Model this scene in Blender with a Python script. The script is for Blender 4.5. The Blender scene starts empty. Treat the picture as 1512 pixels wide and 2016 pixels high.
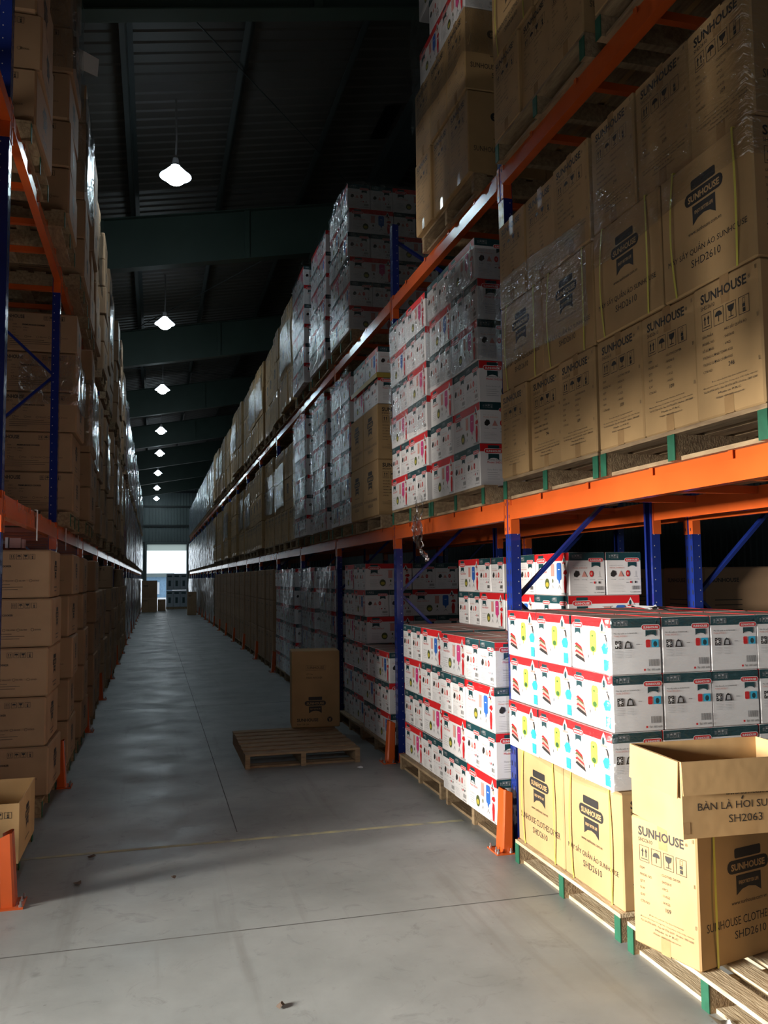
import bpy, bmesh, math, random
from mathutils import Matrix, Vector
random.seed(7)
C = bpy.context.scene.collection
S = bpy.context.scene
# ---------------------------------------------------------------- camera
cam = bpy.data.cameras.new('camera'); co = bpy.data.objects.new('camera', cam); C.objects.link(co)
cam.sensor_fit = 'VERTICAL'; cam.sensor_height = 36.0; cam.lens = 1691.32 * 36.0 / 2016.0
cam.clip_start = 0.05; cam.clip_end = 300
F = Vector((0.25767, 0.96324, 0.07595)); R = Vector((0.96620, -0.25755, -0.01158)); U = Vector((-0.00841, -0.07637, 0.99704))
m = Matrix.Identity(4)
for i in range(3):
    m[i][0] = R[i]; m[i][1] = U[i]; m[i][2] = -F[i]
m[2][3] = 1.7
co.matrix_world = m
S.camera = co
# ---------------------------------------------------------------- light and exposure
S.view_settings.view_transform = 'Standard'; S.view_settings.look = 'None'
S.view_settings.gamma = 1.0; S.view_settings.use_curve_mapping = False
S.view_settings.exposure = 0.0
S.cycles.transparent_max_bounces = 16
w = bpy.data.worlds.new('sky'); S.world = w; w.use_nodes = True
bg = w.node_tree.nodes['Background']; bg.inputs[0].default_value = (0.80, 0.90, 1.0, 1); bg.inputs[1].default_value = 1.3

def area_light(name, loc, rot, sx, sy, power, col, spread=180):
    l = bpy.data.lights.new(name, 'AREA'); l.shape = 'RECTANGLE'; l.size = sx; l.size_y = sy
    l.energy = power; l.color = col; l.spread = math.radians(spread)
    o = bpy.data.objects.new(name, l); C.objects.link(o); o.location = loc; o.rotation_euler = [math.radians(a) for a in rot]
    return o
# daylight entering by the side door on the left (points to +X)
area_light('side_door_daylight', (-7.6, 2.15, 2.15), (0, -90, 0), 1.3, 2.6, 720, (1.0, 0.93, 0.82), 60)
# fill light added behind the camera to raise the ambient (points to +Y)
area_light('back_fill_light', (-3.4, -4.9, 1.9), (90, 0, -38), 3.0, 2.6, 12, (0.95, 0.95, 1.0), 180)
# daylight entering by the far end door (points to -Y)
area_light('end_door_daylight', (0.8, 59.6, 2.0), (-90, 0, 0), 2.5, 3.8, 36, (0.92, 0.97, 1.0), 170)

# ---------------------------------------------------------------- materials
M = {}
def mat(name, col, rough=0.6, metal=0.0, var=0.0, scale=6.0, bump=0.0, bscale=40.0, col2=None, spec=0.5, coat=0.0, stretch=(1, 1, 1)):
    a = bpy.data.materials.new(name); a.use_nodes = True; nt = a.node_tree; b = nt.nodes['Principled BSDF']
    b.inputs['Roughness'].default_value = rough; b.inputs['Metallic'].default_value = metal
    b.inputs['Specular IOR Level'].default_value = spec; b.inputs['Coat Weight'].default_value = coat
    b.inputs['Base Color'].default_value = (*col, 1)
    tc = None
    if var > 0 or bump > 0:
        tc = nt.nodes.new('ShaderNodeTexCoord'); mp = nt.nodes.new('ShaderNodeMapping'); mp.inputs['Scale'].default_value = stretch
        nt.links.new(tc.outputs['Object'], mp.inputs['Vector'])
        oi = nt.nodes.new('ShaderNodeObjectInfo'); add = nt.nodes.new('ShaderNodeVectorMath'); add.operation = 'ADD'
        sc = nt.nodes.new('ShaderNodeMath'); sc.operation = 'MULTIPLY'; sc.inputs[1].default_value = 37.0
        nt.links.new(oi.outputs['Random'], sc.inputs[0]); nt.links.new(mp.outputs['Vector'], add.inputs[0]); nt.links.new(sc.outputs[0], add.inputs[1])
    if var > 0:
        n = nt.nodes.new('ShaderNodeTexNoise'); n.inputs['Scale'].default_value = scale; n.inputs['Detail'].default_value = 5
        nt.links.new(add.outputs[0], n.inputs['Vector'])
        mx = nt.nodes.new('ShaderNodeMix'); mx.data_type = 'RGBA'
        c2 = col2 if col2 else tuple(x * (1 - var) for x in col)
        mx.inputs[6].default_value = (*col, 1); mx.inputs[7].default_value = (*c2, 1)
        cr = nt.nodes.new('ShaderNodeMapRange'); cr.inputs[1].default_value = 0.35; cr.inputs[2].default_value = 0.7
        nt.links.new(n.outputs['Fac'], cr.inputs[0]); nt.links.new(cr.outputs[0], mx.inputs[0])
        nt.links.new(mx.outputs[2], b.inputs['Base Color'])
    if bump > 0:
        n2 = nt.nodes.new('ShaderNodeTexNoise'); n2.inputs['Scale'].default_value = bscale
        nt.links.new(add.outputs[0], n2.inputs['Vector'])
        bp = nt.nodes.new('ShaderNodeBump'); bp.inputs['Strength'].default_value = bump; bp.inputs['Distance'].default_value = 0.01
        nt.links.new(n2.outputs['Fac'], bp.inputs['Height']); nt.links.new(bp.outputs[0], b.inputs['Normal'])
    M[name] = a
    return a
mat('cardboard', (0.47, 0.305, 0.145), 0.75, var=0.22, scale=3.0, bump=0.25, bscale=8, spec=0.3)
mat('cardboard_warm', (0.40, 0.255, 0.15), 0.75, var=0.2, scale=3.0, bump=0.2, bscale=7, spec=0.3)
mat('cardboard_inner', (0.42, 0.275, 0.14), 0.85, var=0.15, scale=5, bump=0.3, bscale=30, stretch=(1, 1, 0.02), spec=0.2)
mat('ink', (0.022, 0.02, 0.02), 0.6)
mat('tape', (0.40, 0.25, 0.12), 0.22, var=0.2, scale=12)
mat('white_print', (0.78, 0.77, 0.78), 0.35, var=0.06, scale=4, bump=0.15, bscale=6)
mat('red_print', (0.62, 0.018, 0.022), 0.4)
mat('teal_print', (0.012, 0.055, 0.065), 0.4)
mat('pink_print', (0.62, 0.05, 0.22), 0.45)
mat('blue_print', (0.03, 0.13, 0.48), 0.45)
mat('lime_print', (0.45, 0.62, 0.08), 0.45)
mat('cyan_print', (0.03, 0.45, 0.72), 0.45)
mat('salmon_print', (0.66, 0.30, 0.26), 0.45)
mat('skin_print', (0.72, 0.48, 0.38), 0.5)
mat('grey_print', (0.42, 0.42, 0.44), 0.5)
mat('olive_print', (0.08, 0.10, 0.03), 0.5)
mat('gold_print', (0.45, 0.38, 0.05), 0.5)
mat('dusty_top', (0.33, 0.21, 0.17), 0.8, var=0.3, scale=5)
mat('strap_yellow', (0.62, 0.58, 0.10), 0.35)
mat('tape_yellow', (0.40, 0.30, 0.06), 0.4)
mat('wood', (0.36, 0.26, 0.15), 0.8, var=0.5, scale=7, col2=(0.20, 0.13, 0.075), bump=0.3, bscale=20, stretch=(6, 1, 6))
mat('wood_pale', (0.62, 0.52, 0.36), 0.8, var=0.4, scale=7, col2=(0.42, 0.32, 0.20), bump=0.3, bscale=20, stretch=(6, 1, 6))
mat('green_paint', (0.012, 0.11, 0.06), 0.6, var=0.3, scale=20)
mat('orange_paint', (0.62, 0.105, 0.02), 0.24, var=0.12, scale=5, bump=0.05, bscale=9, coat=0.15)
mat('blue_paint', (0.012, 0.028, 0.20), 0.22, var=0.15, scale=5, bump=0.05, bscale=9, coat=0.2)
mat('hole_dark', (0.004, 0.006, 0.02), 0.7)
mat('steel', (0.45, 0.45, 0.45), 0.35, metal=0.9)
mat('lit_hole', (0.55, 0.56, 0.6), 0.4, metal=0.3)
mat('rafter_green', (0.05, 0.085, 0.07), 0.55, var=0.2, scale=1.5)
mat('purlin_grey', (0.035, 0.045, 0.045), 0.6, var=0.2, scale=2)
mat('roof_sheet', (0.075, 0.07, 0.062), 0.6, var=0.3, scale=0.7)
mat('wall_sheet', (0.16, 0.205, 0.205), 0.5, var=0.2, scale=0.8)
mat('cable_grey', (0.22, 0.22, 0.22), 0.5)
mat('paper_white', (0.7, 0.72, 0.75), 0.7)
mat('outdoor_concrete', (0.75, 0.75, 0.74), 0.9, var=0.1)
mat('outdoor_blue', (0.25, 0.40, 0.55), 0.8, var=0.2)
mat('foliage', (0.05, 0.14, 0.03), 0.9, var=0.5)
mat('yellow_line', (0.50, 0.47, 0.26), 0.7, var=0.7, scale=9, col2=(0.27, 0.28, 0.26))
mat('joint_dark', (0.12, 0.12, 0.12), 0.9, var=0.5, scale=5)
mat('leaf_litter', (0.09, 0.065, 0.05), 0.9)
mat('appliance_white', (0.42, 0.50, 0.58), 0.5, var=0.15)
mat('purple_print', (0.20, 0.035, 0.08), 0.4, var=0.6, scale=5, col2=(0.30, 0.27, 0.32))
mat('pink_paper', (0.50, 0.30, 0.28), 0.7)

# floor concrete
a = mat('concrete', (0.40, 0.41, 0.41), 0.5, spec=0.4); nt = a.node_tree; b = nt.nodes['Principled BSDF']
tc = nt.nodes.new('ShaderNodeTexCoord')
def noise(scale, detail=6, rough=0.6, st=(1, 1, 1), dist=0.0):
    mp = nt.nodes.new('ShaderNodeMapping'); mp.inputs['Scale'].default_value = st
    nt.links.new(tc.outputs['Object'], mp.inputs['Vector'])
    n = nt.nodes.new('ShaderNodeTexNoise'); n.inputs['Scale'].default_value = scale; n.inputs['Detail'].default_value = detail
    n.inputs['Roughness'].default_value = rough; n.inputs['Distortion'].default_value = dist
    nt.links.new(mp.outputs[0], n.inputs['Vector']); return n.outputs['Fac']
def rng(x, a0, a1, b0, b1):
    r = nt.nodes.new('ShaderNodeMapRange'); nt.links.new(x, r.inputs[0])
    for i, v in enumerate((a0, a1, b0, b1)): r.inputs[i + 1].default_value = v
    return r.outputs[0]
def mixc(f, c1, c2):
    x = nt.nodes.new('ShaderNodeMix'); x.data_type = 'RGBA'; nt.links.new(f, x.inputs[0])
    for k, c in ((6, c1), (7, c2)):
        if isinstance(c, tuple): x.inputs[k].default_value = (*c, 1)
        else: nt.links.new(c, x.inputs[k])
    return x.outputs[2]
c1 = mixc(rng(noise(0.9), 0.35, 0.7, 0, 1), (0.31, 0.33, 0.335), (0.20, 0.215, 0.215))
c2 = mixc(rng(noise(4.5, 8, 0.7, dist=1.5), 0.56, 0.72, 0, 0.6), c1, (0.13, 0.135, 0.135))
c3 = mixc(rng(noise(1.6, 4, 0.6, (3.5, 0.22, 1)), 0.58, 0.70, 0, 0.40), c2, (0.15, 0.145, 0.135))
c4 = mixc(rng(noise(26, 3, 0.6), 0.70, 0.76, 0, 0.5), c3, (0.10, 0.10, 0.10))
nt.links.new(c4, b.inputs['Base Color'])
nt.links.new(rng(noise(2.0), 0.3, 0.7, 0.33, 0.6), b.inputs['Roughness'])
bp = nt.nodes.new('ShaderNodeBump'); bp.inputs['Strength'].default_value = 0.12; bp.inputs['Distance'].default_value = 0.01
nt.links.new(noise(9), bp.inputs['Height']); nt.links.new(bp.outputs[0], b.inputs['Normal'])

# stretch film: mostly see-through, glossy crumpled highlights
def film_mat(name, fac, st, bscale, strength, rough):
    a = bpy.data.materials.new(name); a.use_nodes = True; nt = a.node_tree; nt.nodes.clear()
    out = nt.nodes.new('ShaderNodeOutputMaterial'); mx = nt.nodes.new('ShaderNodeMixShader')
    tr = nt.nodes.new('ShaderNodeBsdfTransparent'); gl = nt.nodes.new('ShaderNodeBsdfGlossy')
    tr.inputs[0].default_value = (0.93, 0.94, 0.95, 1); gl.inputs['Roughness'].default_value = rough; gl.inputs[0].default_value = (0.95, 0.98, 1, 1)
    tc = nt.nodes.new('ShaderNodeTexCoord'); mp = nt.nodes.new('ShaderNodeMapping'); mp.inputs['Scale'].default_value = st
    n = nt.nodes.new('ShaderNodeTexNoise'); n.inputs['Scale'].default_value = bscale; n.inputs['Detail'].default_value = 3; n.inputs['Distortion'].default_value = 0.7
    bp = nt.nodes.new('ShaderNodeBump'); bp.inputs['Strength'].default_value = strength; bp.inputs['Distance'].default_value = 0.03
    lw = nt.nodes.new('ShaderNodeLayerWeight'); lw.inputs[0].default_value = 0.35
    mr = nt.nodes.new('ShaderNodeMapRange'); mr.inputs[3].default_value = fac; mr.inputs[4].default_value = min(1, fac * 3.2)
    L = nt.links.new
    L(tc.outputs['Object'], mp.inputs[0]); L(mp.outputs[0], n.inputs['Vector']); L(n.outputs['Fac'], bp.inputs['Height'])
    L(bp.outputs[0], gl.inputs['Normal']); L(lw.outputs['Fresnel'], mr.inputs[0]); L(mr.outputs[0], mx.inputs[0])
    L(tr.outputs[0], mx.inputs[1]); L(gl.outputs[0], mx.inputs[2]); L(mx.outputs[0], out.inputs[0])
    M[name] = a
film_mat('film', 0.20, (1, 1, 0.6), 15, 0.9, 0.08)
film_mat('film_light', 0.11, (1, .6, 2.2), 16, 0.9, 0.08)
film_mat('film_thick', 0.28, (1, 1, 0.4), 25, 0.8, 0.12)

def emit(name, col, s):
    a = bpy.data.materials.new(name); a.use_nodes = True; b = a.node_tree.nodes['Principled BSDF']
    b.inputs['Emission Color'].default_value = (*col, 1); b.inputs['Emission Strength'].default_value = s; M[name] = a
emit('lamp_glow', (0.78, 0.93, 1.0), 85)
emit('lamp_bowl', (0.70, 0.85, 1.0), 5)
a = bpy.data.materials.new('skylight_sheet'); a.use_nodes = True; nt = a.node_tree; nt.nodes.clear()
o_ = nt.nodes.new('ShaderNodeOutputMaterial'); t_ = nt.nodes.new('ShaderNodeBsdfTranslucent'); t_.inputs[0].default_value = (0.10, 0.105, 0.10, 1)
nt.links.new(t_.outputs[0], o_.inputs[0]); M['skylight_sheet'] = a
a = bpy.data.materials.new('door_curtain'); a.use_nodes = True; nt = a.node_tree; nt.nodes.clear()
o_ = nt.nodes.new('ShaderNodeOutputMaterial'); t_ = nt.nodes.new('ShaderNodeBsdfTranslucent'); t_.inputs[0].default_value = (0.42, 0.47, 0.42, 1)
nt.links.new(t_.outputs[0], o_.inputs[0]); M['door_curtain'] = a

# ---------------------------------------------------------------- mesh tools
class MB:
    def __init__(s): s.v = []; s.f = []; s.m = []; s.names = []
    def mi(s, n):
        if n not in s.names: s.names.append(n)
        return s.names.index(n)
    def add(s, vs, fs, mt):
        o = len(s.v); s.v += [tuple(p) for p in vs]; k = s.mi(mt)
        for f in fs: s.f.append([o + i for i in f]); s.m.append(k)
    def box(s, x0, x1, y0, y1, z0, z1, mt):
        v = [(x, y, z) for z in (z0, z1) for y in (y0, y1) for x in (x0, x1)]
        s.add(v, [(0, 2, 3, 1), (4, 5, 7, 6), (0, 1, 5, 4), (2, 6, 7, 3), (0, 4, 6, 2), (1, 3, 7, 5)], mt)
    def bar(s, a, b, wd, th, mt, up=(0, 0, 1)):
        a = Vector(a); b = Vector(b); d = (b - a).normalized(); u = Vector(up)
        if abs(d.dot(u)) > 0.98: u = Vector((1, 0, 0))
        r = d.cross(u).normalized() * wd / 2; n = r.cross(d).normalized() * th / 2
        v = [p + i * r + j * n for p in (a, b) for j in (-1, 1) for i in (-1, 1)]
        s.add(v, [(0, 1, 3, 2), (4, 6, 7, 5), (0, 4, 5, 1), (2, 3, 7, 6), (0, 2, 6, 4), (1, 5, 7, 3)], mt)
    def tube(s, pts, rad, n, mt, cap=True):
        pts = [Vector(p) for p in pts]; rings = []
        for i, p in enumerate(pts):
            d = (pts[min(i + 1, len(pts) - 1)] - pts[max(i - 1, 0)]).normalized()
            u = Vector((0, 0, 1)) if abs(d.z) < 0.9 else Vector((1, 0, 0))
            r = d.cross(u).normalized(); q = r.cross(d); rr = rad[i] if isinstance(rad, (list, tuple)) else rad
            rings.append([p + rr * (math.cos(t * 2 * math.pi / n) * r + math.sin(t * 2 * math.pi / n) * q) for t in range(n)])
        vs = [p for r in rings for p in r]
        fs = [(i * n + j, i * n + (j + 1) % n, (i + 1) * n + (j + 1) % n, (i + 1) * n + j) for i in range(len(pts) - 1) for j in range(n)]
        if cap: fs += [tuple(range(n))[::-1], tuple(range((len(pts) - 1) * n, len(pts) * n))]
        s.add(vs, fs, mt)
    def lathe(s, prof, n, mt, c=(0, 0, 0)):
        vs = [(c[0] + r * math.cos(t * 2 * math.pi / n), c[1] + r * math.sin(t * 2 * math.pi / n), c[2] + z) for r, z in prof for t in range(n)]
        fs = [(i * n + j, i * n + (j + 1) % n, (i + 1) * n + (j + 1) % n, (i + 1) * n + j) for i in range(len(prof) - 1) for j in range(n)]
        s.add(vs, fs, mt)
    def cbox(s, lx, ly, h, mt, ch=0.006, top=None):
        # chamfered box standing on z = 0, centred in x and y; optional other material on top
        x, y = lx / 2, ly / 2; c = ch
        v = []; idx = {}
        for sx in (-1, 1):
            for sy in (-1, 1):
                for sz in (0, 1):
                    X, Y, Z = sx * x, sy * y, sz * h; dz = c if sz == 0 else -c
                    for k, p in enumerate(((X, Y - sy * c, Z + dz), (X - sx * c, Y, Z + dz), (X - sx * c, Y - sy * c, Z))):
                        idx[(sx, sy, sz, k)] = len(v); v.append(p)
        I = lambda *t: idx[t]
        fs = []
        for sx in (-1, 1): fs.append([I(sx, -1, 0, 0), I(sx, 1, 0, 0), I(sx, 1, 1, 0), I(sx, -1, 1, 0)][::sx])
        for sy in (-1, 1): fs.append([I(-1, sy, 0, 1), I(1, sy, 0, 1), I(1, sy, 1, 1), I(-1, sy, 1, 1)][::-sy])
        fs.append([I(-1, -1, 0, 2), I(-1, 1, 0, 2), I(1, 1, 0, 2), I(1, -1, 0, 2)])
        for sx in (-1, 1):
            for sy in (-1, 1): fs.append([I(sx, sy, 0, 0), I(sx, sy, 0, 1), I(sx, sy, 1, 1), I(sx, sy, 1, 0)][::-sx * sy * -1])
        for sx in (-1, 1):
            for sz in (0, 1): fs.append([I(sx, -1, sz, 0), I(sx, 1, sz, 0), I(sx, 1, sz, 2), I(sx, -1, sz, 2)])
        for sy in (-1, 1):
            for sz in (0, 1): fs.append([I(-1, sy, sz, 1), I(1, sy, sz, 1), I(1, sy, sz, 2), I(-1, sy, sz, 2)])
        for sx in (-1, 1):
            for sy in (-1, 1):
                for sz in (0, 1): fs.append([I(sx, sy, sz, 0), I(sx, sy, sz, 1), I(sx, sy, sz, 2)])
        s.add(v, fs, mt)
        s.f.append([len(s.v) - len(v) + I(*t) for t in ((-1, -1, 1, 2), (1, -1, 1, 2), (1, 1, 1, 2), (-1, 1, 1, 2))]); s.m.append(s.mi(top or mt))
    def mesh(s, name, smooth=False):
        me = bpy.data.meshes.new(name); me.from_pydata(s.v, [], s.f)
        for n in s.names: me.materials.append(M[n])
        me.polygons.foreach_set('material_index', s.m)
        if smooth: me.polygons.foreach_set('use_smooth', [True] * len(s.f))
        me.update(); return me
    def obj(s, name, parent=None, smooth=False):
        return link(name, s.mesh(name, smooth), parent)
def link(name, data, parent=None):
    o = bpy.data.objects.new(name, data); C.objects.link(o)
    if parent: o.parent = parent
    return o
def tag(o, label, cat, group=None, kind=None):
    if label: o['label'] = label
    if cat: o['category'] = cat
    if group: o['group'] = group
    if kind: o['kind'] = kind
    return o
def thing(name, label, cat, loc=(0, 0, 0), rz=0, group=None):
    o = link(name, None); o.location = loc; o.rotation_euler = (0, 0, rz); o.empty_display_size = 0.1
    return tag(o, label, cat, group)
def struct(name, mb, smooth=False):
    o = mb.obj(name, None, smooth); o['kind'] = 'structure'; return o
def dup(root, loc, rz=0.0, label=None, group=None, scale=None):
    r = root.copy(); C.objects.link(r); r.location = loc; r.rotation_euler = (0, 0, rz)
    if label: r['label'] = label
    if group: r['group'] = group
    if scale: r.scale = scale
    for ch in PARTS.get(root.name, list(root.children)):
        c = ch.copy(); C.objects.link(c); c.parent = r
        for g in ch.children:
            d = g.copy(); C.objects.link(d); d.parent = c
    return r
PARTS = {}
# text outlines, made once per string
TXT = {}
def text_mesh(t, bold):
    k = (t, bold)
    if k in TXT: return TXT[k]
    cu = bpy.data.curves.new('t', 'FONT'); cu.body = t; cu.size = 1; cu.resolution_u = 2; cu.offset = 0.03 if bold else 0.0
    ob = bpy.data.objects.new('t', cu); C.objects.link(ob); dg = bpy.context.evaluated_depsgraph_get()
    me = bpy.data.meshes.new_from_object(ob.evaluated_get(dg))
    vs = [(v.co.x, v.co.y) for v in me.vertices]; fs = [tuple(p.vertices) for p in me.polygons]
    bpy.data.objects.remove(ob); bpy.data.curves.remove(cu); bpy.data.meshes.remove(me)
    TXT[k] = (vs, fs); return TXT[k]
class Face:
    def __init__(s, mb, side, lx, ly): s.mb, s.side, s.lx, s.ly, s.n = mb, side, lx, ly, 1
    def P(s, u, v):
        o = 0.0006 + s.n * 0.00008; x, y = s.lx / 2, s.ly / 2
        return {'-Y': (-x + u, -y - o, v), '+Y': (x - u, y + o, v), '-X': (-x - o, y - u, v), '+X': (x + o, -y + u, v)}[s.side]
    def poly(s, pts, mt, up=1):
        s.n += up; s.mb.add([s.P(u, v) for u, v in pts], [tuple(range(len(pts)))], mt)
    def rect(s, u0, v0, u1, v1, mt): s.poly([(u0, v0), (u1, v0), (u1, v1), (u0, v1)], mt)
    def ell(s, u, v, a, b, mt, n=14): s.poly([(u + a * math.cos(t * 2 * math.pi / n), v + b * math.sin(t * 2 * math.pi / n)) for t in range(n)], mt)
    def rrect(s, u0, v0, u1, v1, r, mt):
        pts = []
        for cx, cy, a0 in ((u1 - r, v0 + r, -90), (u1 - r, v1 - r, 0), (u0 + r, v1 - r, 90), (u0 + r, v0 + r, 180)):
            for k in range(4): t = math.radians(a0 + 30 * k); pts.append((cx + r * math.cos(t), cy + r * math.sin(t)))
        s.poly(pts, mt)
    def ring(s, u0, v0, u1, v1, t, mt):
        for q in ((u0, v0, u1, v0 + t), (u0, v1 - t, u1, v1), (u0, v0, u0 + t, v1), (u1 - t, v0, u1, v1)): s.poly([(q[0], q[1]), (q[2], q[1]), (q[2], q[3]), (q[0], q[3])], mt, 0)
    def text(s, t, u, v, w=None, h=None, mt='ink', bold=False, al='l', shear=0):
        vs, fs = text_mesh(t, bold)
        x0 = min(a for a, b in vs); x1 = max(a for a, b in vs); y0 = min(b for a, b in vs); y1 = max(b for a, b in vs)
        kx = (w / (x1 - x0)) if w else h / 0.7; ky = (h / (y1 - y0)) if (h and w) else kx
        W = (x1 - x0) * kx; du = {'l': 0, 'c': -W / 2, 'r': -W}[al]
        s.n += 1
        s.mb.add([s.P(u + du + (a - x0) * kx, v + (b - min(0, y0 * 0)) * ky) for a, b in vs], fs, mt)

def care_icons(f, u, v, w, h, mt='ink', bg=None, line=0.0022):
    g = w * 0.05; cw = (w - 3 * g) / 4
    for k in range(4):
        a = u + k * (cw + g); f.ring(a, v, a + cw, v + h, line, mt); cx = a + cw / 2
        if k == 0:
            for dx in (-0.18, 0.18):
                f.rect(cx + dx * cw - cw * .05, v + h * .3, cx + dx * cw + cw * .05, v + h * .65, mt)
                f.poly([(cx + dx * cw - cw * .13, v + h * .62), (cx + dx * cw + cw * .13, v + h * .62), (cx + dx * cw, v + h * .85)], mt, 0)
            f.rect(a + cw * .15, v + h * .15, a + cw * .85, v + h * .2, mt)
        elif k == 1:
            f.poly([(cx + cw * .36 * math.cos(t), v + h * .52 + h * .3 * math.sin(t)) for t in [math.pi * j / 8 for j in range(9)]], mt)
            f.rect(cx - cw * .03, v + h * .18, cx + cw * .03, v + h * .55, mt)
        elif k == 2:
            f.poly([(cx - cw * .34, v + h * .85), (cx - cw * .25, v + h * .55), (cx, v + h * .42), (cx + cw * .25, v + h * .55), (cx + cw * .34, v + h * .85)], mt)
            f.rect(cx - cw * .03, v + h * .18, cx + cw * .03, v + h * .5, mt); f.rect(cx - cw * .25, v + h * .14, cx + cw * .25, v + h * .19, mt)
        else:
            f.rect(cx - cw * .12, v + h * .1, cx + cw * .14, v + h * .34, mt); f.rect(cx - cw * .14, v + h * .38, cx + cw * .12, v + h * .58, mt); f.ring(cx - cw * .12, v + h * .62, cx + cw * .14, v + h * .9, line * .7, mt)
def shield_logo(f, cx, cy, w, pill, bar, txt, ban, base=None, detail=True):
    # bar on top, wide pill with the name, banner hanging under it
    h = w * 0.22
    f.rrect(cx - w * .32, cy + h * .62, cx + w * .32, cy + h * 1.35, h * .15, bar)
    if base: f.rrect(cx - w * .53, cy - h * .62, cx + w * .53, cy + h * .62, h * .6, base)
    f.rrect(cx - w * .5, cy - h * .5, cx + w * .5, cy + h * .5, h * .48, pill)
    f.poly([(cx - w * .3, cy - h * .66), (cx - w * .3, cy - h * 2.1), (cx - w * .16, cy - h * 1.72), (cx, cy - h * 1.6), (cx + w * .16, cy - h * 1.72), (cx + w * .3, cy - h * 2.1), (cx + w * .3, cy - h * .66)], ban)
    f.text('SUNHOUSE', cx, cy - h * .26, w=w * .82, h=h * .52, mt=txt, bold=True, al='c')
    if detail: f.text('ENJOY BETTER LIFE', cx, cy - h * 1.32, w=w * .48, h=h * .34, mt=txt, bold=True, al='c')

# ---- brown dryer carton: long 0.60 (on +-Y), short 0.40 (on +-X), 0.545 high
def dryer_mesh(vn=False, lx=0.592, ly=0.396, h=0.541):
    mb = MB(); mb.cbox(lx, ly, h, 'cardboard', 0.007)
    mb.box(-lx / 2 + .01, lx / 2 - .01, -0.0012, 0.0012, h, h + 0.0008, 'ink')
    for sd in ('-Y', '+Y'):
        f = Face(mb, sd, lx, ly)
        shield_logo(f, lx * .5, h * .70, lx * .42, 'ink', 'ink', 'cardboard', 'ink')
        f.text('www.sunhouse.com.vn', lx * .5, h * .42, w=lx * .36, h=.016, al='c')
        t = 'MÁY SẤY QUẦN ÁO SUNHOUSE' if vn else 'SUNHOUSE CLOTHES DRYER'
        f.text(t, lx * .5, h * .27, w=lx * .86, h=.034 if not vn else .042, al='c')
        f.text('SHD2610', lx * .5, h * .17, w=lx * .32, h=.032, al='c')
    for sd in ('-X', '+X'):
        f = Face(mb, sd, lx, ly); W = ly
        f.rect(W * .44, h * .80, W * .57, h - .008, 'tape'); f.rect(W * .44, .008, W * .57, h * .14, 'tape')
        f.text('SUNHOUSE', W * .12, h * .865, w=W * .70, h=.040, bold=True); f.text('®', W * .84, h * .89, h=.014)
        f.text('SHD2610', W * .12, h * .815, w=W * .22, h=.016)
        care_icons(f, W * .13, h * .66, W * .72, h * .125)
        rows = [('SẢN PHẨM', ': MÁY SẤY QUẦN ÁO'), ('MODEL NO.', ': SHD2610'), ('SỐ LƯỢNG', ': 4 PCS'), ('TRỌNG LƯỢNG TỊNH', ': 11 KGS'), ('TRỌNG LƯỢNG CẢ BÌ', ': 14 KGS'), ('CTN NO', '')] if vn else \
               [('ITEM', ': CLOTHES DRYER'), ('MODEL NO.', ': SHD2610'), ('QTY', ': 4 PCS'), ('N.W', ': 11 KGS'), ('G.W', ': 14 KGS'), ('CTN NO', '')]
        for i, (p, q) in enumerate(rows):
            v = h * (.60 - .052 * i); f.text(p, W * .13, v, h=.010)
            if q: f.text(q, W * .46, v, h=.010)
        f.text('246' if vn else '109', W * .52, h * .335, h=.017)
        for i, (wd, t) in enumerate(((.52, 'Được sản xuất bởi: Tập đoàn SUNHOUSE'), (.8, 'Địa chỉ: Khu Nam Trung Yên, Trung Hoà, Cầu Giấy, Hà Nội'), (.8, 'Tel: 04 3736 6676 - Fax: 04 3736 6679 - Hotline: 1800 6680'), (.34, 'Made in P.R.C'), (.42, 'Website: www.sunhouse.com.vn'))):
            f.text(t, W * .52, h * (.255 - .032 * i), w=W * wd, h=.008, al='c')
        for k in (.93, .6, .3):
            f.rect(W * .95, h * k, W * .955, h * k + .016, 'ink'); f.rect(W * .965, h * k, W * .97, h * k + .016, 'ink')
    return mb.mesh('dryer_carton')
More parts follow.
